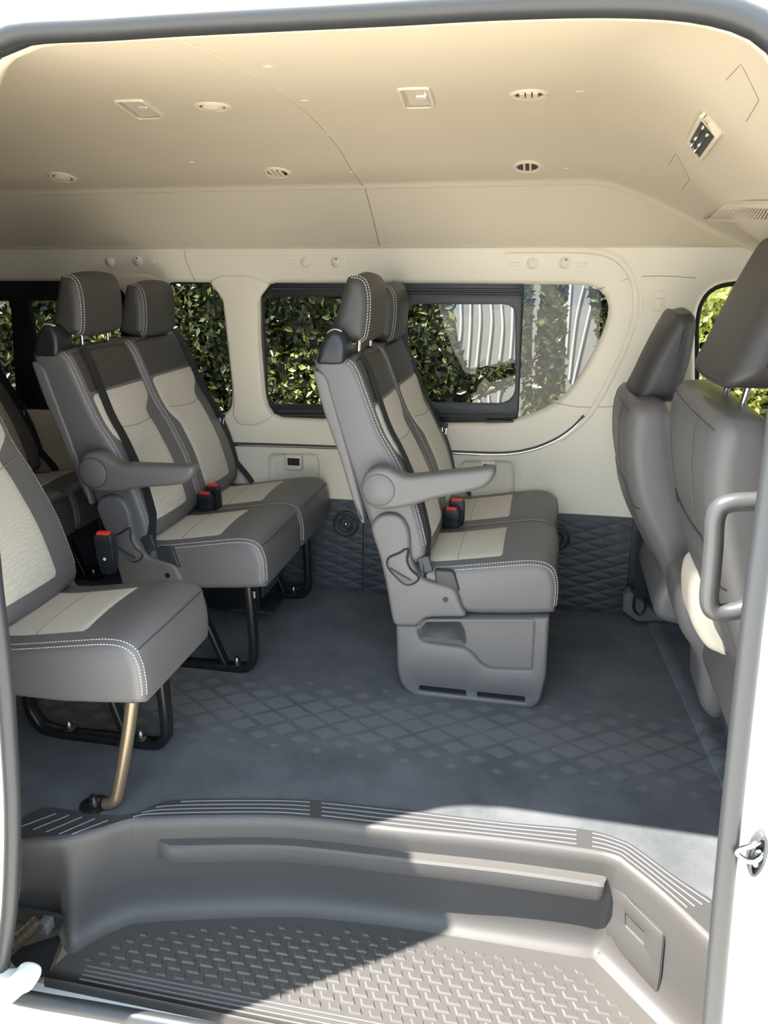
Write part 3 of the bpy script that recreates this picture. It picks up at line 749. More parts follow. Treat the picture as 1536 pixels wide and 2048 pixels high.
# switch panel and grille on the sloping front of the headliner
def roof_quad(px): return [on_roof(*a) for a in px]
def quad_frame(Q):
    c = sum(Q, Vector()) / len(Q); u = (Q[1] - Q[0]).normalized(); nn = u.cross(Q[-1] - Q[0]).normalized()
    if nn.dot(CP - c) < 0: nn = -nn
    w = nn.cross(u).normalized(); return c, (u, w, nn), [((a - c).dot(u), (a - c).dot(w)) for a in Q]
Q = roof_quad([(1385, 277), (1413, 228), (1440, 262), (1405, 310)]); c, fr_, L = quad_frame(Q)
pan = thing('control_panel', c, 'small black switch panel with chrome knobs on the sloping ceiling', 'control panel')
local_plate('panel_bezel', c, fr_, rpoly(offset_loop(L, -0.008), 0.006), [rpoly(offset_loop(L, 0.001), 0.003)], 'cream', pan, 0.012, 0.016, 0.003)
local_plate('panel_face', c, fr_, rpoly(L, 0.003), [], 'black', pan, 0.008, 0.010, 0.001)
for cx, cy in ((1416, 245), (1424, 260), (1400, 268), (1391, 282), (1407, 281), (1398, 293)):
    p = hit(cx, cy, lambda s: (s - c).dot(fr_[2])) + fr_[2] * 0.008
    revolve('knob', [(0.0040, 0), (0.0034, 0.005), (0.0016, 0.007), (0, 0.007)], p, fr_[2], 'chrome', pan, 10)
for a in (0.3, 0.65):
    p0, p1 = Q[0].lerp(Q[3], a), Q[1].lerp(Q[2], a); bar('panel_rib', [p0 + fr_[2] * 0.009, p1 + fr_[2] * 0.009], 0.003, 0.003, 'rubber_dark', pan, tuple(fr_[0]))
Q = roof_quad([(1412, 438), (1452, 407), (1590, 404), (1590, 438)]); c, fr_, L = quad_frame(Q)
gr = thing('air_grille', c, 'beige slatted air grille low on the sloping ceiling above the front seats', 'air grille')
local_plate('grille_frame', c, fr_, rpoly(offset_loop(L, -0.004), 0.006), [rpoly(offset_loop(L, 0.007), 0.003)], 'cream', gr, 0.008, 0.012, 0.002)
local_plate('grille_back', c, fr_, rpoly(L, 0.003), [], 'cream_seam', gr, 0.001, 0.004, 0.001)
for k in range(1, 26):
    t = k / 26; a, b_ = Q[0].lerp(Q[3], t), Q[1].lerp(Q[2], t)
    bar('grille_slat', [a.lerp(b_, 0.12) + fr_[2] * 0.005, a.lerp(b_, 0.88) + fr_[2] * 0.005], 0.0035, 0.006, 'cream', gr, tuple((Q[3] - Q[0]).normalized()))
for px in ([(1452, 160), (1482, 128), (1518, 200), (1492, 243)], [(1338, 328), (1352, 305), (1380, 358), (1363, 381)]):
    P4 = [on_roof(*a) for a in px]; path = []
    for a, b_ in zip(P4, P4[1:]):
        for t in np.linspace(0, 1, 8)[:-1]:
            w = a.lerp(b_, t); path.append(roof_pt(w.x, w.y, 0.0))
    path.append(P4[-1]); tube('seam', path, 0.0009, 'cream_seam', ceil, 6)

# ------------------------------------------------------------------ doorway: body side, seals
seal_px = [(0, 76), (50, 60), (200, 52), (384, 40), (768, 20), (968, 8), (1168, 1), (1318, 3), (1418, 14), (1493, 35), (1540, 64), (1572, 105), (1588, 170), (1588, 420), (1566, 760), (1532, 1030), (1500, 1270), (1471, 1540), (1445, 1800), (1424, 2048), (1415, 2150), (1395, 2200), (1340, 2215), (1000, 2160), (600, 2092), (400, 2056), (200, 2020), (70, 1998), (20, 1985), (2, 1960), (10, 1900), (22, 1800), (27, 1640), (20, 1480), (5, 1300), (-28, 1000), (-66, 600), (-86, 300), (-82, 180), (-50, 105)]
SP = [on_door(*p) for p in seal_px]
loopD = resample(catmull([(p.x, p.z) for p in SP], 5, True), 220).tolist()
dl = lambda a, b, e: (a, door_y(b) + e, b)
door = thing('door_1', (-0.33, 1.03, -0.3), kind='structure', label='sliding door opening framed by a grey rubber weatherstrip')
loopT = [(x, z) for x, z in loopD]
tube('weatherstrip', [Vector((x, door_y(z) - 0.002, z)) for x, z in loopD], 0.0155, 'rubber', door, 12, closed=True)
top = [(x, z) for x, z in loopD if z > 1.30 and x < 0.9]
# order the top run from left to right
st = min(range(len(loopD)), key=lambda i: abs(loopD[i][1] - 1.25) + (1 if loopD[i][0] > -0.5 else 0))
run = [loopD[(st + k) % 220] for k in range(220)]
if run[5][1] < run[0][1]: run = [loopD[(st - k) % 220] for k in range(220)]
top = []
for x, z in run:
    top.append((x, z))
    if len(top) > 20 and z < 1.25: break
def top_strip(name, secs, m):
    V = []
    for dz, e in secs: V += [(x * (1 - 0.0), door_y(z) + e, z + dz) for x, z in top]
    build(name, V, grid_faces(len(secs), len(top)), m, door, 60)
top_strip('inner_seal', [(0.000, 0.006), (-0.010, 0.014), (-0.013, 0.026), (-0.010, 0.036), (0.0, 0.044)], 'rubber_dark')
top_strip('headliner_lip', [(0.0, 0.038), (-0.008, 0.044), (-0.007, 0.062), (0.004, 0.086), (0.03, 0.092)], 'cream')
side = thing('wall_near', (-0.5, 1.03, -0.4), kind='structure', label='white painted body side around the door opening')
outer = [(XL, -0.45), (XR, -0.45), (XR, 1.80), (XL, 1.80)]
plate('body_panel', outer, [offset_loop(loopD, -0.006)], dl, 'white_paint', side, 0.012, 0.004, (0.3, 0.2))
plate('inner_trim', outer, [offset_loop(loopD, -0.10)], lambda a, b, e: (a, door_y(b) + 0.075 + e, b), 'cream', side, 0.01, 0.004, (0.3, 0.2))
# sill between tray and seal
V = []; nx = np.linspace(-1.06, 0.42, 40)
for y, z in ((YF - 0.005, TZ - 0.015), (YF - 0.008, TZ - 0.026), (YF - 0.013, TZ - 0.030), (1.060, TZ - 0.040), (1.040, TZ - 0.048), (1.022, TZ - 0.12)): V += [(float(x), y, z) for x in nx]
build('sill', V, grid_faces(6, 40), 'white_paint', side, 40)
# the sliding door, rolled back along the outside of the body
sd = thing('door_2', (-1.6, 0.9, -0.42), kind='structure', label='white sliding door rolled back along the outside of the body')
def sdl(a, b, e): return (a, door_y(b) - 0.215 + e, b)
so = rpoly([(-2.25, -0.42), (-1.05, -0.42), (-1.035, 0.2), (-1.02, 0.7), (-0.995, 1.2), (-0.995, 1.56), (-2.25, 1.56)], 0.05, 4); sw = rpoly([(-2.12, 0.72), (-1.12, 0.72), (-1.10, 1.18), (-2.12, 1.18)], 0.06, 4)
dp = plate('door_panel', so, [sw], sdl, 'white_paint', sd, 0.06, 0.01, (0.25, 0.2))
v, f = cdt(sw); build('door_glass', [sdl(a, b, 0.03) for a, b in v], f, 'glass_tint', sd)
# rear, front and roof shell closing the van
def quad(name, pts, m, parent=None): return build(name, pts, [(0, 1, 2, 3)], m, parent)
rear = tag(quad('wall_rear', [(XL, 1.0, -0.2), (XL, 2.9, -0.2), (XL, 2.9, 1.7), (XL, 1.0, 1.7)], 'cream_lower'), kind='structure')
fw = [(1.05, -0.2), (2.85, -0.2), (2.85, 1.7), (1.05, 1.7)]; fh = rpoly([(1.15, 0.62), (2.75, 0.62), (2.72, 1.25), (1.2, 1.25)], 0.08)
v, f = cdt(fw, [fh]); front = tag(build('wall_front', [(XR, a, b) for a, b in v], f, 'plastic_dark'), kind='structure')
v, f = cdt(fh); build('windscreen', [(XR, a, b) for a, b in v], f, 'glass_clear', front)
# latch striker on the door pillar
c = on_door(1512, 1700)
stk = thing('door_striker', c, 'silver door latch striker loop on the white door pillar', 'latch')
ovl = [(c.x + 0.013 * math.cos(a) + 0.010 * math.sin(a) * 0.2, c.z + 0.040 * math.sin(a)) for a in np.linspace(0, 2 * math.pi, 28)[:-1]]
plate('striker_plate', ovl, [offset_loop(ovl, 0.006)], lambda a, b, e: (a, c.y - 0.016 + e, b), 'grey_handle', stk, 0.016, 0.003)
v, f = cdt(offset_loop(ovl, 0.004)); build('striker_recess', [(a, c.y - 0.004, b) for a, b in v], f, 'plastic_dark', stk)
Yp = c.y - 0.02
lp = [at(a, b, Y=Yp) for a, b in ((1532, 1693), (1505, 1691), (1484, 1698), (1473, 1704), (1480, 1713), (1496, 1722), (1512, 1722), (1536, 1715))]
lp[0].y += 0.016; lp[-1].y += 0.016
tube('striker_loop', catmull(lp, 4), 0.0042, 'bolt', stk, 10)
for dz in (-0.020, 0.004): revolve('striker_bolt', [(0.006, 0), (0.006, -0.006), (0.003, -0.008), (0, -0.008)], (c.x + 0.001, c.y - 0.004, c.z + dz), (0, 1, 0), 'bolt', stk, 8)
# cable conduit and hinge bracket at the lower left of the doorway
ca, cb = at(78, 1842, Y=1.20), at(-60, 1945, Y=1.06)
con = thing('cable_conduit', cb, 'black ribbed cable conduit entering beside the step', 'conduit')
pth = [ca.lerp(cb, t) + Vector((0, 0, -0.012 * math.sin(math.pi * t))) for t in np.linspace(0, 1, 420)]
tube('conduit_tube', pth, lambda t: 0.0155 + 0.0022 * math.sin(t * 2 * math.pi * 34), 'bronze', con, 12)
rbox('conduit_end', tuple(at(92, 1850, Y=1.215)), 0.026, 0.03, 0.030, 'plastic_grey', con, 0.003)
Yb = 1.235
rec = xz([(18, 1815), (125, 1835), (128, 1880), (98, 1955), (60, 1975), (10, 1960)], Yb)
plate('recess_liner', rpoly(rec, 0.01), [], flatY(Yb), 'plastic_dark', con, 0.01, 0.002)
lin = [at(a, b, Z=TZ - 0.012) for a, b in ((8, 1905), (125, 1868), (96, 1952), (70, 1958), (35, 1940))]
v, f = cdt([(p.x, p.y) for p in lin]); build('recess_floor', [(a, b, TZ - 0.012) for a, b in v], f, 'rubber_dark', con)
br = thing('hinge_bracket', at(40, 1975, Y=1.03), 'white painted sliding door hinge arm at the lower left corner', 'bracket')
Ya = 1.02
arm = xz([(-30, 1955), (20, 1948), (38, 1936), (60, 1938), (75, 1950), (70, 1970), (52, 1980), (30, 1998), (-30, 2035)], Ya)
Loft(resample(catmull(arm, 5, True), 60), Ya - 0.018, Ya + 0.02, 0.010, mid=2).obj('hinge_arm', 'white_paint', br)
p = at(54, 1962, Y=Ya - 0.018); revolve('hinge_pin', [(0.010, 0.002), (0.010, -0.006), (0.006, -0.009), (0, -0.009)], p, (0, 1, 0), 'white_paint', br, 14)

# ------------------------------------------------------------------ outdoors
gv = [(-14, -10, -0.64), (14, -10, -0.64), (14, 3.85, -0.64), (-14, 3.85, -0.64)]
ground = tag(quad('ground', gv, 'ground'), kind='structure', label='pale concrete driveway around the van')
YH = 3.72
patches_px = [[(903, 600), (1045, 600), (1045, 718), (990, 728), (950, 738), (935, 742), (928, 720), (918, 690), (910, 640)],
              [(945, 802), (1000, 780), (1045, 752), (1045, 860), (940, 860)],
              [(1068, 560), (1086, 560), (1078, 620), (1072, 690), (1070, 780), (1066, 795), (1063, 760), (1064, 680), (1066, 620)],
              [(1138, 560), (1180, 560), (1180, 600), (1184, 628), (1192, 634), (1196, 700), (1180, 760), (1128, 800), (1130, 700), (1132, 640)],
              [(-40, 600), (12, 600), (8, 618), (-30, 616)]]
def hz(px, Y): return [(p.x, p.z) for p in (at(a, b, Y=Y) for a, b in px)]
patches = [hz(p, YH) for p in patches_px]
wall_out = thing('boundary_wall', (0, 3.86, -0.64), kind='structure', label='pale sloping concrete bank behind the hedge')
wb = quad('wall_face', [(-9, 3.90, -0.64), (7, 3.90, -0.64), (7, 5.70, 3.0), (-9, 5.70, 3.0)], 'concrete', wall_out)
def on_bank(px, py): return hit(px, py, lambda p: p.y - 3.885 - (p.z + 0.64) * 0.4945, 2.0, 8.0)
for px in ([(921, 600), (922, 650), (918, 690)], [(941, 600), (940, 660), (934, 740)], [(959, 600), (960, 650), (952, 735)], [(981, 600), (983, 650), (974, 732)], [(1002, 605), (1005, 660), (998, 728)], [(1025, 610), (1024, 660), (1020, 720)],
           [(1142, 565), (1138, 620), (1132, 710)], [(1168, 570), (1152, 640), (1138, 760)], [(1182, 610), (1168, 670), (1145, 770)], [(958, 795), (960, 815)], [(976, 785), (978, 812)], [(1006, 765), (998, 790), (996, 812)]):
    tube('trellis_wire', [on_bank(a, b) for a, b in catmull(px, 5)], 0.007, 'wire', wall_out, 6)
def leaf_mesh(name, n, x0, x1, z0, z1, ylo, yhi, size, parent, tone=(0.0, 1.0)):
    X = RNG.uniform(x0, x1, n * 2); Z = RNG.uniform(z0, z1, n * 2)
    keep = np.ones(len(X), bool)
    for P in patches:
        A = np.array(P); lo, hi = A.min(0) - 0.0, A.max(0) + 0.0
        for i in np.where((X > lo[0]) & (X < hi[0]) & (Z > lo[1]) & (Z < hi[1]))[0]:
            if inside((X[i], Z[i]), P): keep[i] = False
    X, Z = X[keep][:n], Z[keep][:n]; n = len(X)
    bumpy = 0.05 * np.sin(X * 5.1 + 1.3 * np.sin(Z * 4.0)) * np.cos(Z * 6.3 + X)
    Y = RNG.uniform(ylo, yhi, n) + bumpy
    L = RNG.uniform(0.6, 1.25, n) * size; W = L * RNG.uniform(0.20, 0.30, n)
    d = RNG.normal(size=(n, 3)); d[:, 1] = -np.abs(d[:, 1]) * 0.7; d /= np.linalg.norm(d, axis=1, keepdims=True)
    nr = RNG.normal(size=(n, 3)) * 0.75 + np.array([0, -0.8, 0.6]); s = np.cross(d, nr); s /= np.linalg.norm(s, axis=1, keepdims=True); up = np.cross(s, d)
    c = np.stack([X, Y, Z], 1)
    def pt(a, b, u): return c + d * (L * a)[:, None] + s * (W * b)[:, None] + up * (L * u)[:, None]
    Vt = np.stack([pt(-.5, 0, 0), pt(-.05, 1, .07), pt(.5, 0, -.06), pt(-.05, -1, .07)], 1).reshape(-1, 3)
    k = np.arange(n)[:, None] * 4; T = np.concatenate([k + [0, 2, 1], k + [0, 3, 2]], 1).reshape(-1, 3)
    off = base_of(parent) if parent else Vector((0, 0, 0)); Vt = Vt - np.array(off)
    me = bpy.data.meshes.new(name); me.vertices.add(len(Vt)); me.vertices.foreach_set('co', Vt.astype(np.float32).ravel())
    me.loops.add(T.size); me.loops.foreach_set('vertex_index', T.ravel().astype(np.int32)); me.polygons.add(len(T))
    me.polygons.foreach_set('loop_start', np.arange(0, T.size, 3, dtype=np.int32)); me.polygons.foreach_set('loop_total', np.full(len(T), 3, np.int32))
    me.update(); me.validate()
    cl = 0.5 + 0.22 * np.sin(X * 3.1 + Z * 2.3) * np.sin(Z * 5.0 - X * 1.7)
    cl = cl + 0.60 * np.clip((X - 0.35) / 0.35, 0, 1)  # yellower leaves towards the cab, with blown-out sunlight painted into the tone
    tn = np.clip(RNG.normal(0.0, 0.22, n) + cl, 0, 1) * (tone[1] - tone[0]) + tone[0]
    at_ = me.attributes.new('tone', 'FLOAT', 'POINT'); at_.data.foreach_set('value', np.repeat(tn, 4).astype(np.float32))
    me.materials.append(MATS['leaf']); o = bpy.data.objects.new(name, me); COL.objects.link(o)
    if parent: o.parent = parent
    o['kind'] = 'stuff'; return o
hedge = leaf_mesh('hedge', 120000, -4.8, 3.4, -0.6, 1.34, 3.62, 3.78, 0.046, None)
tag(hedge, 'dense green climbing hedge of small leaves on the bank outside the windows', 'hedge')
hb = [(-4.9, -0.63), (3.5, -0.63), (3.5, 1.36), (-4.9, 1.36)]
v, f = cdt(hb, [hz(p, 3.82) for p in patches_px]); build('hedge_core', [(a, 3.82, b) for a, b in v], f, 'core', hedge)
#==SEATS==
# ------------------------------------------------------------------ passenger seats
YA = 2.015; SW = 0.362                                      # near side of the benches, width of one seat
def cr(pts, n=72): return resample(catmull(pts, 6, True), n)
BACK = xz([(626, 724), (634, 751), (659, 835), (697, 937), (731, 1032), (748, 1075), (780, 1122), (835, 1128), (851, 1108), (843, 1060), (826, 1000), (803, 947), (785, 910), (761, 869), (741, 819), (725, 775), (712, 742), (697, 722), (668, 715)], YA)
SHELL = xz([(628, 740), (652, 752), (664, 790), (690, 880), (716, 975), (728, 1030), (726, 1050), (706, 1000), (680, 915), (650, 830), (632, 765)], YA)
CUSH = xz([(872, 1140), (936, 1136), (1010, 1130), (1060, 1127), (1092, 1132), (1110, 1148), (1116, 1176), (1111, 1222), (1095, 1230), (981, 1231), (936, 1229)], YA) + [(-0.36, 0.285), (-0.40, 0.30), (-0.415, 0.36), (-0.38, 0.405)]
HEAD = xz([(694, 553), (712, 553), (728, 562), (736, 590), (736, 630), (731, 668), (722, 682), (690, 682), (664, 672), (660, 658), (673, 620), (686, 573)], 2.075)
ARM = xz([(722, 985), (722, 965), (732, 946), (752, 936), (776, 938), (795, 947), (812, 953), (836, 952), (890, 946), (950, 940), (984, 936), (991, 943), (986, 958), (970, 974), (940, 984), (900, 992), (867, 999), (826, 1011), (790, 1018), (760, 1019), (737, 1010)], YA - 0.055)
COVER = xz([(742, 1058), (752, 1036), (770, 1027), (790, 1028), (806, 1038), (817, 1058), (820, 1080), (822, 1112), (832, 1138), (849, 1158), (880, 1168), (908, 1177), (917, 1192), (924, 1212), (931, 1232), (892, 1234), (854, 1236), (833, 1251), (810, 1251), (792, 1250), (784, 1236), (772, 1170), (758, 1110)], YA - 0.012)
LEVER = xz([(815, 1098), (813, 1120), (822, 1140), (836, 1153), (832, 1162), (814, 1168), (794, 1153), (777, 1132), (779, 1116), (800, 1106)], YA - 0.016)
BOXP = xz([(791, 1251), (836, 1251), (850, 1237), (1099, 1236), (1092, 1356), (1080, 1406), (1064, 1419), (826, 1394), (802, 1372), (794, 1340)], YA)
GUIDE = xz([(633, 729), (633, 712), (640, 688), (652, 668), (664, 661), (678, 665), (688, 680), (691, 700), (686, 728), (670, 733), (650, 732)], YA - 0.004)
def wing(y0, y1, t):
    """Cream insert bounds: dark wings flank its lower part."""
    k = smooth01((0.70 - t) / 0.12); j = smooth01((0.55 - t) / 0.10)
    return y0 + 0.024 + 0.026 * j, y1 - 0.018 - 0.080 * k
def seat_unit(root, y0, y1, first, arm_rot=0.0, stitch=True):
    """Cushion, backrest and headrest of one place; parts of the bench root."""
    bb = lambda x, z, nn, v: (0.012 * (1 - v * v) if nn[0] > 0.3 else 0.0)
    back = Loft(cr(BACK, 84), y0, y1, 0.022, bb, mid=11); bo = back.obj('backrest', 'leather', root, 60)
    i_t, i_b = back.idx(*BACK[17]), back.idx(BACK[8][0], BACK[8][1])
    if i_b > i_t: i_b -= len(back.P)
    span = i_t - i_b                                       # index runs upwards on the front face
    def rg(t): return i_b + span * t
    back.patch('top_band', rg(0.77), rg(0.985), lambda t: y0 + 0.016, lambda t: y1 - 0.014, 'leather_top', bo, 0.0022)
    back.patch('fabric_panel', rg(0.04), rg(0.77), lambda t: wing(y0, y1, 0.04 + 0.73 * t)[0], lambda t: wing(y0, y1, 0.04 + 0.73 * t)[1], 'fabric', bo, 0.0035)
    tube('panel_seam', [Vector(back.pos(rg(0.57 - 0.030 * math.sin(math.pi * k / 20)), y0 + 0.045 + (y1 - y0 - 0.10) * k / 20, 0.0036)) for k in range(21)], 0.0012, 'cream_seam', bo, 6)
    if stitch:
        dashes('stitching', back.path(rg(0.05), rg(1.0), y0 + 0.0065, -0.001, 90), 'thread', bo)
        dashes('stitching', back.path(rg(0.05), rg(1.0), y0 + 0.014, 0.0005, 90), 'thread', bo)
        dashes('stitching', back.path(rg(0.05), rg(1.0), y1 - 0.012, 0.0005, 90), 'thread', bo, 0.0009)
    bc = lambda x, z, nn, v: (0.016 * (1 - v ** 2) + (0.006 * v ** 2 if v > 0 else 0)) * (1 if nn[1] > 0.5 else 0)
    cu = Loft(cr(CUSH, 80), y0, y1, 0.024, bc, mid=11); co = cu.obj('cushion', 'leather', root, 60)
    j0, j1 = cu.idx(-0.36, 0.42), cu.idx(*CUSH[3])
    if abs(j1 - j0) > len(cu.P) / 2:
        if j0 < j1: j0 += len(cu.P)
        else: j1 += len(cu.P)
    jf = cu.idx(CUSH[2][0] - 0.005, CUSH[2][1]); jm = cu.idx(CUSH[1][0] - 0.03, CUSH[1][1])
    n_ = len(cu.P)
    jf += round((j1 - jf) / n_) * n_; jm += round((j1 - jm) / n_) * n_
    cu.patch('fabric_panel', j0, jf, lambda t: y0 + 0.042 + 0.004 * t, lambda t: y1 - 0.075 + 0.012 * t, 'fabric', co, 0.0035, 26)
    tube('panel_seam', [Vector(cu.pos(jm, y0 + 0.048 + (y1 - y0 - 0.125) * k / 12, 0.0034)) for k in range(13)], 0.0010, 'cream_seam', co, 6)
    jt = cu.idx(*CUSH[0]); je = cu.idx(*CUSH[7]); jt += round((j1 - jt) / n_) * n_; je += round((j1 - je) / n_) * n_
    if stitch:
        dashes('stitching', cu.path(jt, je, y0 + 0.007, 0.0, 90), 'thread', co)
        dashes('stitching', cu.path(jt, je, y0 + 0.016, 0.001, 90), 'thread', co)
    jc = cu.idx(*CUSH[5]); tube('front_seam', [Vector(cu.pos(jc, y0 + 0.02 + (y1 - y0 - 0.04) * k / 12, 0.0)) for k in range(13)], 0.0013, 'leather_top', co, 6)
    # headrest, narrower than the seat, rounded to the sides
    hy0, hy1 = y0 + 0.055, y1 - 0.055
    raise_ = 0.0 if first else -0.034
    HP = [(a, b + raise_) for a, b in HEAD]
    hb = lambda x, z, nn, v: 0.010 * (1 - v * v) if nn[0] > 0.2 else 0.0
    hd = Loft(cr(HP, 60), hy0, hy1, 0.030, hb, mid=7, K=6); ho = hd.obj('headrest', 'leather_top', root, 60)
    a_, b_ = hd.idx(*HP[0]), hd.idx(*HP[6])
    if b_ > a_: b_ -= len(hd.P)
    if stitch:
        for yy in (hy0 + 0.012, hy0 + 0.020): dashes('stitching', hd.path(b_, a_, yy, 0.0012, 70), 'thread', ho)
    cx, cz = (HP[6][0] + HP[7][0]) / 2 + 0.006, HP[6][1]
    for yy in (hy0 + 0.055, hy1 - 0.055):
        tube('headrest_post', [(cx, yy, cz + 0.02), (cx - 0.004, yy, 0.985)], 0.0060, 'chrome', root, 12)
        revolve('post_guide', [(0.013, -0.012), (0.013, 0.005), (0.009, 0.009), (0.007, 0.009)], (cx - 0.004, yy, 1.000), (0, 0, 1), 'leather_top', root, 14)
    return back, cu, rg, jt, j1
def belt_strip(name, pts, w, parent, m='belt'):
    """Webbing along pts; each point carries a width direction."""
    V = []; Fc = []
    for p, wd, nn in pts:
        p, wd, nn = Vector(p), Vector(wd).normalized(), Vector(nn).normalized()
        for s, t in ((-1, 0), (1, 0), (1, 1), (-1, 1)): V.append(p + wd * (s * w / 2) + nn * (0.0016 * t))
    for k in range(len(pts) - 1):
        for i in range(4): Fc.append((k * 4 + i, k * 4 + (i + 1) % 4, (k + 1) * 4 + (i + 1) % 4, (k + 1) * 4 + i))
    Fc += [(0, 1, 2, 3), tuple(len(pts) * 4 - 4 + i for i in range(4))]
    return build(name, V, Fc, m, parent, 40)
def buckle(root, c, tilt=0.0, tall=True):
    x, y, z = c
    h = 0.115 if tall else 0.09
    pr = [(-0.016, -h / 2), (0.016, -h / 2), (0.026, -0.01), (0.026, h / 2 - 0.006), (0.020, h / 2), (-0.020, h / 2), (-0.026, h / 2 - 0.006), (-0.026, -0.01)]
    b_ = Loft([(x + a, z + b) for a, b in rpoly(pr, 0.005, 3)], y - 0.014, y + 0.014, 0.004, K=3, mid=0).obj('buckle', 'buckle', root)
    rbox('release_button', (x, y - 0.004, z + h / 2 + 0.001), 0.036, 0.018, 0.010, 'red', b_, 0.003)
    rbox('buckle_band', (x, y - 0.0135, z + h / 2 - 0.026), 0.050, 0.004, 0.022, 'black', b_, 0.0015)
    revolve('rivet', [(0.0045, 0.002), (0.0045, -0.0015), (0.003, -0.0025), (0, -0.0025)], (x, y - 0.014, z - 0.012), (0, 1, 0), 'white_tag', b_, 10)
    return b_
def tongue(root, p):
    x, y, z = p
    t_ = rbox('belt_tongue', (x, y, z), 0.036, 0.010, 0.018, 'buckle', root, 0.003, -0.2)
    loop = [(-0.011, 0.0), (0.011, 0.0), (0.007, -0.034), (-0.007, -0.034)]
    Lp = rpoly([(x + a + 0.004, z + b) for a, b in loop], 0.003, 3)
    plate('tongue_plate', Lp, [rpoly(offset_loop([(x + a + 0.004, z + b) for a, b in loop], 0.005), 0.002, 3)], flatY(y - 0.004), 'chrome', t_, 0.003, 0.0006)
def bench(label, loc_x, two=True, box=True, arm_tilt=0.0, y_near=YA, group=None):
    root = thing('bench_seat' if two else 'single_seat', (-0.2, 2.3, 0.0), label, 'seat', group)
    y0, y1 = YA, YA + SW
    back, cu, rg, jt, j1 = seat_unit(root, y0, y1, True)
    if two: back2, cu2, rg2, _, _ = seat_unit(root, y1 + 0.001, y1 + SW, False)
    yend = y1 + SW if two else y1
    Loft(cr(SHELL, 60), y0 - 0.006, yend + 0.004, 0.008, mid=4).obj('back_shell', 'plastic_grey', root, 60)
    # near shoulder belt guide with its pale lever
    g = Loft(cr(GUIDE, 50), y0 - 0.004, y0 + 0.085, 0.016, mid=4).obj('belt_guide', 'buckle', root, 60)
    gl = Loft(cr(GUIDE, 50), y0 - 0.004, y0 + 0.085, 0.016)
    gi, gj = gl.idx(*GUIDE[3]), gl.idx(*GUIDE[5])
    if gi > gj and gi - gj > 25: gj += 50
    if gj > gi and gj - gi > 25: gi += 50
    belt_strip('release_lever', [(gl.pos(gi + (gj - gi) * k / 8, y0 + 0.018, 0.001), (0, 1, 0), (0, 0, 1)) for k in range(9)], 0.014, g, 'white_tag')
    # near belt: shoulder, over the front of the backrest, down to the hip anchor
    pts = []
    for k in range(15):
        t = 0.985 - 0.90 * k / 14; y = y0 + 0.084 - 0.050 * (k / 14)
        pts.append((back.pos(rg(t), y, 0.007), (0.12, 1, 0), (0.9, 0, 0.4)))
    end = at(852, 1160, Y=YA + 0.012)
    pts.append(((end.x, YA + 0.012, end.z + 0.05), (0.5, 1, 0), (0.9, -0.3, 0.2))); pts.append(((end.x + 0.012, YA + 0.004, end.z - 0.01), (0.8, 0.6, 0), (0.5, -0.8, 0.2)))
    belt_strip('seat_belt', pts, 0.034, root)
    e2 = at(845, 1128, Y=YA + 0.005); rbox('belt_sleeve', (e2.x + 0.008, YA + 0.004, e2.z), 0.036, 0.012, 0.050, 'plastic_dark', root, 0.004, 0.3)
    if two:
        pts = []; pz = None
        for k in range(15):
            t = 1.0 - 0.92 * k / 14; y = yend - 0.016 + 0.012 * k / 14
            pts.append((back2.pos(rg2(t), y, 0.008), (0.05, 1, 0), (0.9, 0, 0.4)))
        pts.append(((pts[-1][0][0] + 0.03, yend + 0.004, 0.46), (0.05, 1, 0), (0.9, 0, 0.4))); pts.append(((pts[-1][0][0] + 0.03, yend + 0.006, 0.42), (0.05, 1, 0), (0.9, 0, 0.4)))
        belt_strip('seat_belt', pts, 0.042, root)
        q = pts[9][0]; tongue(root, (q[0] + 0.012, q[1] - 0.010, q[2]))
        g2 = Loft(cr([(a, b - 0.012) for a, b in GUIDE], 50), yend - 0.05, yend + 0.006, 0.014, mid=2).obj('belt_guide', 'buckle', root, 60)
        c = at(903, 1050, Y=y1 - 0.005); buckle(root, (c.x, y1 - 0.010, c.z)); buckle(root, (c.x + 0.012, y1 + 0.030, c.z + 0.018))
    # armrest
    piv = at(758, 979, Y=YA - 0.055)
    AP = ARM
    if arm_tilt:
        ca_, sa_ = math.cos(arm_tilt), math.sin(arm_tilt)
        AP = [(piv.x + (a - piv.x) * ca_ - (b - piv.z) * sa_, piv.z + (a - piv.x) * sa_ + (b - piv.z) * ca_) for a, b in ARM]
    arm = Loft(cr(AP, 90), y0 - 0.060, y0 - 0.004, 0.014, mid=4).obj('armrest', 'plastic_grey', root, 60)
    revolve('pivot_cap', [(0.043, 0.004), (0.043, -0.001), (0.041, -0.0025), (0, -0.0030)], (piv.x, y0 - 0.060, piv.z), (0, 1, 0), 'plastic_grey', arm, 36)
    revolve('cap_gap', [(0.0455, 0.003), (0.0455, -0.0006), (0.0430, -0.0006)], (piv.x, y0 - 0.060, piv.z), (0, 1, 0), 'plastic_dark', arm, 36)
    # side cover with its release lever
    cv = Loft(cr(COVER, 100), y0 - 0.018, y0 + 0.035, 0.012, mid=2).obj('side_cover', 'plastic_grey', root, 60)
    LV = cr(LEVER, 50).tolist()
    V, Fc = rings(LV, [(-0.006, 0.001), (-0.003, -0.0035), (0.0, -0.0008)], flatY(y0 - 0.018)); build('lever_rim', V, Fc, 'plastic_dark', cv, 60)
    lv = plate('recline_lever', LV, [], flatY(y0 - 0.0215), 'plastic_grey', cv, 0.008, 0.004)
    la, lb = at(780, 1136, Y=y0 - 0.02), at(822, 1160, Y=y0 - 0.02)
    tube('lever_ridge', [Vector((la.x, y0 - 0.0225, la.z)), Vector((lb.x, y0 - 0.0225, lb.z))], 0.0028, 'plastic_dark', lv, 8)
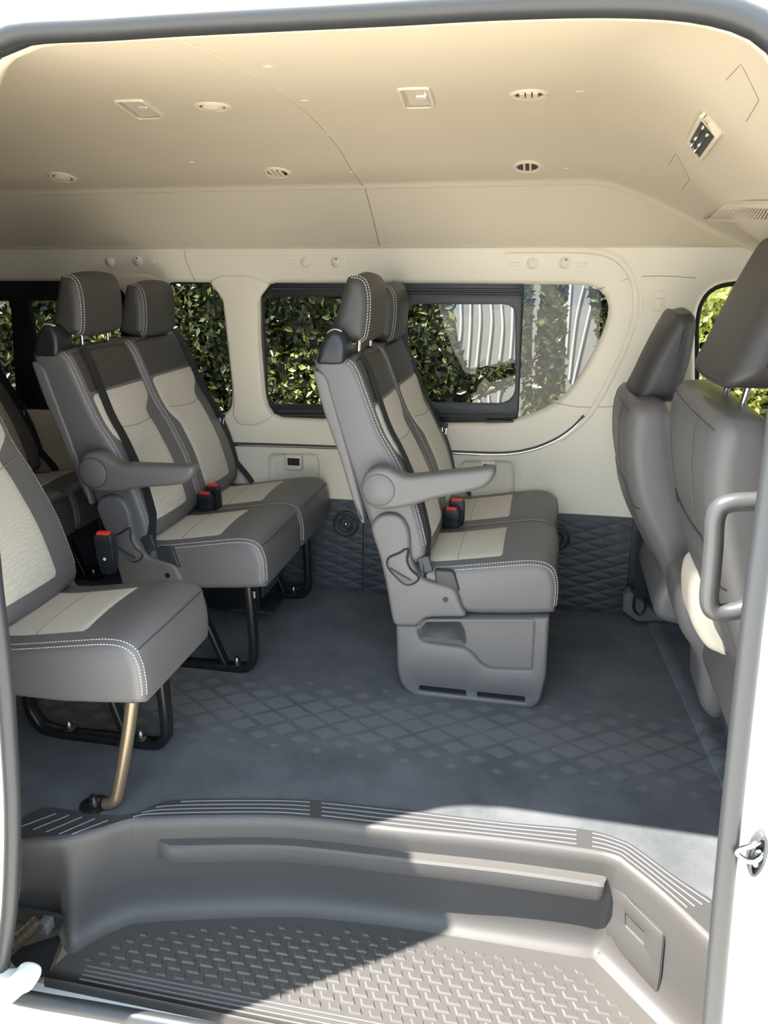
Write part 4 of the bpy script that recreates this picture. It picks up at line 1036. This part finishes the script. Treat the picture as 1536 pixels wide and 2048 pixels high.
    p = at(891, 1199, Y=y0 - 0.018); revolve('bolt_hole', [(0.0085, 0.002), (0.0085, -0.0008), (0.006, -0.001), (0, -0.0002)], (p.x, y0 - 0.018, p.z), (0, 1, 0), 'black', cv, 14)
    bx_ = xz([(868, 1140), (908, 1143), (920, 1185), (905, 1180), (872, 1168)], y0 - 0.008)
    Loft(rpoly(bx_, 0.01, 3), y0 - 0.010, y0 + 0.03, 0.006, mid=0).obj('webbing_cover', 'plastic_dark', root, 60)
    if box:
        slots = [rpoly(xz(rect, YA), 0.006, 3) for rect in ([(838, 1371), (932, 1381), (932, 1394), (838, 1383)], [(954, 1384), (1050, 1394), (1050, 1407), (954, 1396)])]
        rec = rpoly(xz([(835, 1256), (838, 1278), (850, 1287), (926, 1297), (942, 1306), (963, 1330), (982, 1339), (1064, 1342), (1069, 1242), (850, 1242)], YA), 0.010, 3)
        bp = rpoly(BOXP, [0.006, 0.006, 0.006, 0.006, 0.02, 0.02, 0.02, 0.03, 0.03, 0.02], 4)
        bs_ = [(-0.007, 0.0), (-0.003, 0.0015), (0.0, 0.005), (0.003, 0.014)]
        outer = dedupe(bp); hs = [dedupe(rec)] + [dedupe(s) for s in slots]
        v, f = cdt(offset_loop(outer, 0.010), [offset_loop(hs[0], -0.007)] + [offset_loop(h, -0.002) for h in hs[1:]])
        lf = flatY(YA)
        parts = [([lf(a, b, 0) for a, b in v], f), rings(outer, [(0.010, 0), (0.004, 0.002), (0.0, 0.009), (0.0, 0.10)], lf), rings(hs[0], bs_, lf)] + [rings(h, [(-0.002, 0), (0, 0.002), (0, 0.014)], lf) for h in hs[1:]]
        sk = build('base_cover', *join(*parts), 'plastic_grey', root, 50)
        v, f = cdt(offset_loop(outer, 0.006)); build('recess_panel', [lf(a, b, 0.0135) for a, b in v], f, 'plastic_grey', sk)
        for sl in slots:
            v, f = cdt(offset_loop(dedupe(sl), -0.001)); build('vent_slot', [lf(a, b, 0.011) for a, b in v], f, 'black', sk)
        am = xz([(843, 1246), (915, 1246), (926, 1262), (930, 1292), (842, 1282)], YA)
        V, Fc = rings(rpoly(am, 0.012, 3), [(-0.003, 0.0126), (0.004, 0.0136), (0.010, 0.0175)], lf, True); build('hand_recess', [(a, b - 0.005, c) for a, b, c in V], Fc, 'plastic_dark', sk)
        Loft(rpoly([(a, max(0.002, b)) for a, b in BOXP], 0.01, 3), YA + 0.05, yend - 0.05, 0.01, mid=0).obj('seat_base', 'plastic_dark', root)
    else:
        fl = 0.302                                         # under side of the cushion
        for yy in (y0 + 0.03, yend - 0.12):
            xf, xb_ = 0.005, -0.36
            path = [(xf - 0.004, yy, fl), (xf, yy, 0.20), (xf, yy, 0.07), (xf - 0.012, yy, 0.03), (xf - 0.05, yy, 0.013), (-0.15, yy, 0.012), (xb_ + 0.06, yy, 0.013), (xb_ + 0.01, yy, 0.05), (xb_, yy, 0.12), (xb_ + 0.02, yy, fl)]
            leg = bar('leg_frame', catmull(path, 5), 0.036, 0.024, 'black_metal', root, (0, 1, 0))
            bar('leg_brace', [(-0.095, yy, 0.02), (-0.20, yy, fl)], 0.03, 0.020, 'black_metal', root, (0, 1, 0))
            for bx0 in (-0.055, -0.26):
                bo_ = revolve('anchor_bolt', [(0.017, 0.0), (0.017, 0.004), (0.010, 0.006), (0.010, 0.018), (0.006, 0.024), (0, 0.024)], (bx0, yy, 0.024), (0, 0, 1), 'bolt', leg, 12)
            tube('leg_slot', [(xf + 0.0125, yy, 0.285), (xf + 0.0125, yy, 0.262)], 0.006, 'bolt', leg, 8)
        rbox('under_frame', (-0.17, (y0 + yend) / 2, 0.315), 0.36, yend - y0 - 0.06, 0.03, 'black_metal', root, 0.006)
        if two:
            rbox('tool_box', (-0.20, y0 + 0.46, 0.14), 0.20, 0.20, 0.20, 'black', root, 0.008)
            for k in range(7): rbox('box_fin', (-0.10 + 0.004, y0 + 0.385 + k * 0.025, 0.16), 0.014, 0.006, 0.13, 'plastic_dark', root, 0.002)
            rbox('box_shelf', (-0.13, y0 + 0.42, 0.050), 0.16, 0.14, 0.012, 'rubber', root, 0.003)
    root.location.x += loc_x
    return root
bA = bench('grey and cream bench seat on a moulded grey box base, mid cabin', 0.0, True, True, 0.0, group='rear passenger seats')
bB = bench('two-tone bench seat on black loop legs with armrest, behind the middle bench', -0.856, True, False, R(-8), group='rear passenger seats')
bD = copy_tree(bB); bD.location.x -= 0.86; bD['label'] = 'rearmost two-tone bench seat, partly hidden at the left edge of the cabin'
# ------------------------------------------------------------------ single fold seat by the doorway
def jump_seat():
    root = thing('single_seat', (-0.2, 2.2, 0.0), 'single two-tone seat on a slanted bronze tube leg, nearest the doorway at left', 'seat', 'rear passenger seats')
    y0, y1 = YA, YA + SW
    back, cu, rg, jt, j1 = seat_unit(root, y0, y1, True)
    Loft(cr(SHELL, 60), y0 - 0.006, y1 + 0.004, 0.008, mid=4).obj('back_shell', 'plastic_grey', root, 60)
    Loft(cr(COVER, 100), y1 - 0.02, y1 + 0.014, 0.010, mid=2).obj('side_cover', 'plastic_grey', root, 60)
    c = at(160, 1150, Y=y1); buckle(root, (-0.235, y1 + 0.03, 0.50))
    fl = 0.302; yy = y1 - 0.10; xf, xb_ = -0.035, -0.44
    path = [(xf, yy, fl), (xf, yy, 0.20), (xf, yy, 0.07), (xf - 0.012, yy, 0.03), (xf - 0.05, yy, 0.013), (-0.20, yy, 0.012), (xb_ + 0.06, yy, 0.013), (xb_ + 0.01, yy, 0.05), (xb_, yy, 0.12), (xb_ + 0.04, yy, fl)]
    leg = bar('leg_frame', catmull(path, 5), 0.036, 0.024, 'black_metal', root, (0, 1, 0))
    bar('leg_brace', [(-0.155, yy, 0.02), (-0.23, yy, fl)], 0.03, 0.020, 'black_metal', root, (0, 1, 0))
    for bx0 in (-0.115, -0.33): revolve('anchor_bolt', [(0.017, 0.0), (0.017, 0.004), (0.010, 0.006), (0.010, 0.018), (0.006, 0.024), (0, 0.024)], (bx0, yy, 0.024), (0, 0, 1), 'bolt', leg, 12)
    la, lb = (0.02, y0 + 0.03, fl), (-0.055, y0 + 0.02, 0.03)
    tb = tube('tube_leg', catmull([la, (-0.002, y0 + 0.027, 0.20), (-0.035, y0 + 0.022, 0.07), (-0.050, y0 + 0.018, 0.026), (-0.075, y0 + 0.016, 0.012)], 6), 0.0155, 'bronze', root, 14)
    revolve('leg_foot', [(0.034, 0.001), (0.034, 0.005), (0.026, 0.009), (0.014, 0.010)], (-0.105, y0 + 0.016, 0.002), (0, 0, 1), 'black_metal', root, 20)
    revolve('anchor_bolt', [(0.014, 0.0), (0.014, 0.005), (0.009, 0.007), (0.009, 0.020), (0, 0.022)], (-0.105, y0 + 0.016, 0.011), (0, 0, 1), 'bolt', root, 12)
    rbox('under_frame', (-0.17, (y0 + y1) / 2, 0.315), 0.36, y1 - y0 - 0.06, 0.03, 'black_metal', root, 0.006)
    root.location += Vector((-0.895, -0.665, 0)); return root
bC = jump_seat()
# ------------------------------------------------------------------ front seats seen from behind
def front_seat(name, label, y0, y1, hy0, hy1, dx, raise_, low=0.0, hs=1.0):
    root = thing(name, (0.55 + dx, (y0 + y1) / 2, 0.012), label, 'seat', 'front seats')
    prof = [(0.318, 0.950), (0.308, 0.90), (0.316, 0.80), (0.352, 0.66), (0.400, 0.53), (0.440, 0.43), (0.475, 0.36), (0.56, 0.34), (0.60, 0.38), (0.56, 0.50), (0.50, 0.66), (0.452, 0.82), (0.430, 0.925), (0.400, 0.965), (0.350, 0.968)]
    prof = [(a + dx, b + low * smooth01((b - 0.34) / 0.4)) for a, b in prof]
    bmp = lambda x, z, nn, v: (0.016 * (1 - v * v) if nn[0] < -0.3 else 0.0)
    bk = Loft(cr(prof, 90), y0, y1, 0.045, bmp, mid=11, K=6); bo = bk.obj('backrest', 'leather', root, 60)
    i0 = bk.idx(*prof[0])
    def q(fi, y, off=0.001): return Vector(bk.pos(fi, y, off))
    ib, im = bk.idx(*prof[5]), bk.idx(*prof[2])
    N_ = len(bk.P)
    if i0 < ib and ib - i0 > N_ / 2: i0 += N_
    if im < ib and ib - im > N_ / 2: im += N_
    if i0 > ib and i0 - ib > N_ / 2: ib += N_; im += N_ if im < i0 - N_ / 2 else 0
    w = y1 - y0
    def R_(a): return i0 + (ib - i0) * a
    tube('seam', [q(R_(0.02), y0 + 0.03 + (w - 0.06) * k / 20) for k in range(21)], 0.0010, 'grey_handle', bo, 6)
    for s in (0.26, 0.74): tube('seam', [q(R_(0.02 + 0.40 * k / 16), y0 + w * (s + (0.03 if s > .5 else -.03) * math.sin(2.5 * k / 16))) for k in range(17)], 0.0010, 'grey_handle', bo, 6)
    pk = [q(R_(0.62 - 0.17 * smooth01((u) * 1.0) if u < 1 else 0.45), y0 + w * v) for u, v in [(k / 10, 0.03 + 0.15 * k / 10) for k in range(11)]] + [q(R_(0.45 + 0.0 * k), y0 + w * (0.18 + 0.64 * k / 10)) for k in range(1, 11)] + [q(R_(0.45 + 0.17 * smooth01(k / 10)), y0 + w * (0.82 + 0.15 * k / 10)) for k in range(1, 11)]
    tube('pocket_seam', pk, 0.0022, 'leather_top', bo, 6)
    bk.patch('back_pocket', R_(0.50), R_(0.97), lambda t: y0 + w * (0.16 - 0.08 * t), lambda t: y0 + w * (0.84 + 0.08 * t), 'leather', bo, 0.006, 18)
    hp = [(0.335, 1.000), (0.352, 1.06), (0.392, 1.17), (0.432, 1.262), (0.450, 1.288), (0.482, 1.288), (0.500, 1.26), (0.497, 1.15), (0.480, 1.05), (0.462, 1.002), (0.40, 0.992)]
    hp = [(0.335 + (a - 0.335) * hs + dx, 1.0 + (b - 1.0) * hs + raise_) for a, b in hp]
    hd = Loft(cr(hp, 70), hy0, hy1, 0.050 if low >= 0 else 0.032, lambda x, z, nn, v: 0.012 * (1 - v * v) if abs(nn[0]) > 0.3 else 0, mid=9, K=7, taper=None)
    ho = hd.obj('headrest', 'leather_top', root, 60)
    a_ = hd.idx(*hp[0]); b2 = hd.idx(*hp[9])
    tube('headrest_piping', [Vector(hd.pos(a_, hy0 + 0.04 + (hy1 - hy0 - 0.08) * k / 14, 0.0)) for k in range(15)], 0.0028, 'leather_top', ho, 6)
    for yy in (lerp(hy0, hy1, 0.30), lerp(hy0, hy1, 0.72)):
        tube('headrest_post', [(0.335 + 0.07 * hs + dx, yy, 1.01 + raise_), (0.330 + 0.06 * hs + dx, yy, 0.93 + low)], 0.0075, 'chrome', root, 12)
    cp_ = [(0.45, 0.25), (0.44, 0.34), (0.50, 0.40), (0.70, 0.41), (0.88, 0.42), (0.95, 0.38), (0.95, 0.28), (0.90, 0.24), (0.6, 0.23)]
    Loft(cr([(a + dx, b) for a, b in cp_], 60), y0, y1, 0.03, mid=5).obj('cushion', 'leather', root, 60)
    bx0 = 0.50 if low >= 0 else 0.60
    bp_ = [(bx0 + 0.03, 0.012), (bx0 + 0.015, 0.12), (bx0, 0.22), (bx0 + 0.04, 0.27), (0.90, 0.27), (0.92, 0.16), (0.90, 0.012)]
    Loft(rpoly([(a + dx, b) for a, b in bp_], 0.03, 4), y0 + 0.03, y1 - 0.03, 0.02, mid=2).obj('seat_base', 'plastic_grey', root, 60)
    return root, bk
fs1, bk1 = front_seat('front_seat', 'grey leather front seat with raised headrest closest to the doorway pillar', 1.50, 2.055, 1.56, 1.955, 0.004, 0.022, 0.004, 0.93)
fs2, bk2 = front_seat('front_seat', 'grey leather front seat beside the far cab window, seen past the nearer seat', 2.16, 2.615, 2.27, 2.555, -0.085, -0.128, -0.085, 0.82)
# pale trim shell and hinge cover at the foot of the nearer seat
Yt = 1.72
sh = xz([(1409, 1140), (1389, 1154), (1381, 1180), (1380, 1210), (1385, 1250), (1409, 1294), (1433, 1311), (1470, 1311), (1480, 1180), (1440, 1140)], Yt)
Loft(cr(sh, 60), Yt, Yt + 0.16, 0.03, mid=3).obj('side_trim', 'cream_lower', fs1, 60)
hc = xz([(1352, 1160), (1345, 1200), (1358, 1250), (1392, 1310), (1398, 1400), (1440, 1420), (1470, 1300), (1440, 1150), (1390, 1150)], 1.95)
Loft(cr(hc, 60), 1.90, 2.10, 0.03, mid=3).obj('hinge_cover', 'plastic_grey', fs1, 60)
# belt anchor of the far front seat
ac = thing('belt_anchor', at(1290, 1245, Y=2.62), 'dark floor-level seat belt anchor with black strap beside the far front seat', 'seat belt')
pl_ = xz([(1248, 1203), (1262, 1192), (1318, 1240), (1334, 1252), (1276, 1254), (1246, 1232)], 2.60)
Loft(rpoly(pl_, 0.010, 3), 2.635, 2.70, 0.010, mid=0).obj('anchor_cover', 'plastic_grey', ac, 60)
bt = [at(a, b, Y=2.60) for a, b in ((1294, 1000), (1289, 1060), (1283, 1130), (1279, 1195))]
belt_strip('strap', [(p, (1, 0.15, 0), (0, -1, 0)) for p in catmull(bt, 4)] if False else [(Vector(p), (1, 0.15, 0), (0, -1, 0)) for p in catmull([tuple(b) for b in bt], 4)], 0.040, ac)
a0 = at(1279, 1215, Y=2.575); tube('strap_loop', catmull([tuple(at(a, b, Y=2.572)) for a, b in ((1269, 1196), (1268, 1218), (1278, 1229), (1289, 1220), (1291, 1198))], 5), 0.0045, 'black', ac, 8)
# grab handle on the doorway pillar
gh = thing('grab_handle', at(1440, 1120, Y=1.27), 'silver grey loop grab handle on the pillar beside the doorway', 'handle')
YG = 1.27
gp = [at(a, b, Y=YG) for a, b in ((1560, 1002), (1500, 1003), (1462, 1006), (1440, 1016), (1430, 1040), (1427, 1090), (1422, 1150), (1418, 1195), (1423, 1217), (1440, 1225), (1470, 1222), (1500, 1212), (1550, 1190))]
tube('grip', catmull([tuple(p) for p in gp], 6), 0.0155, 'grey_handle', gh, 14)
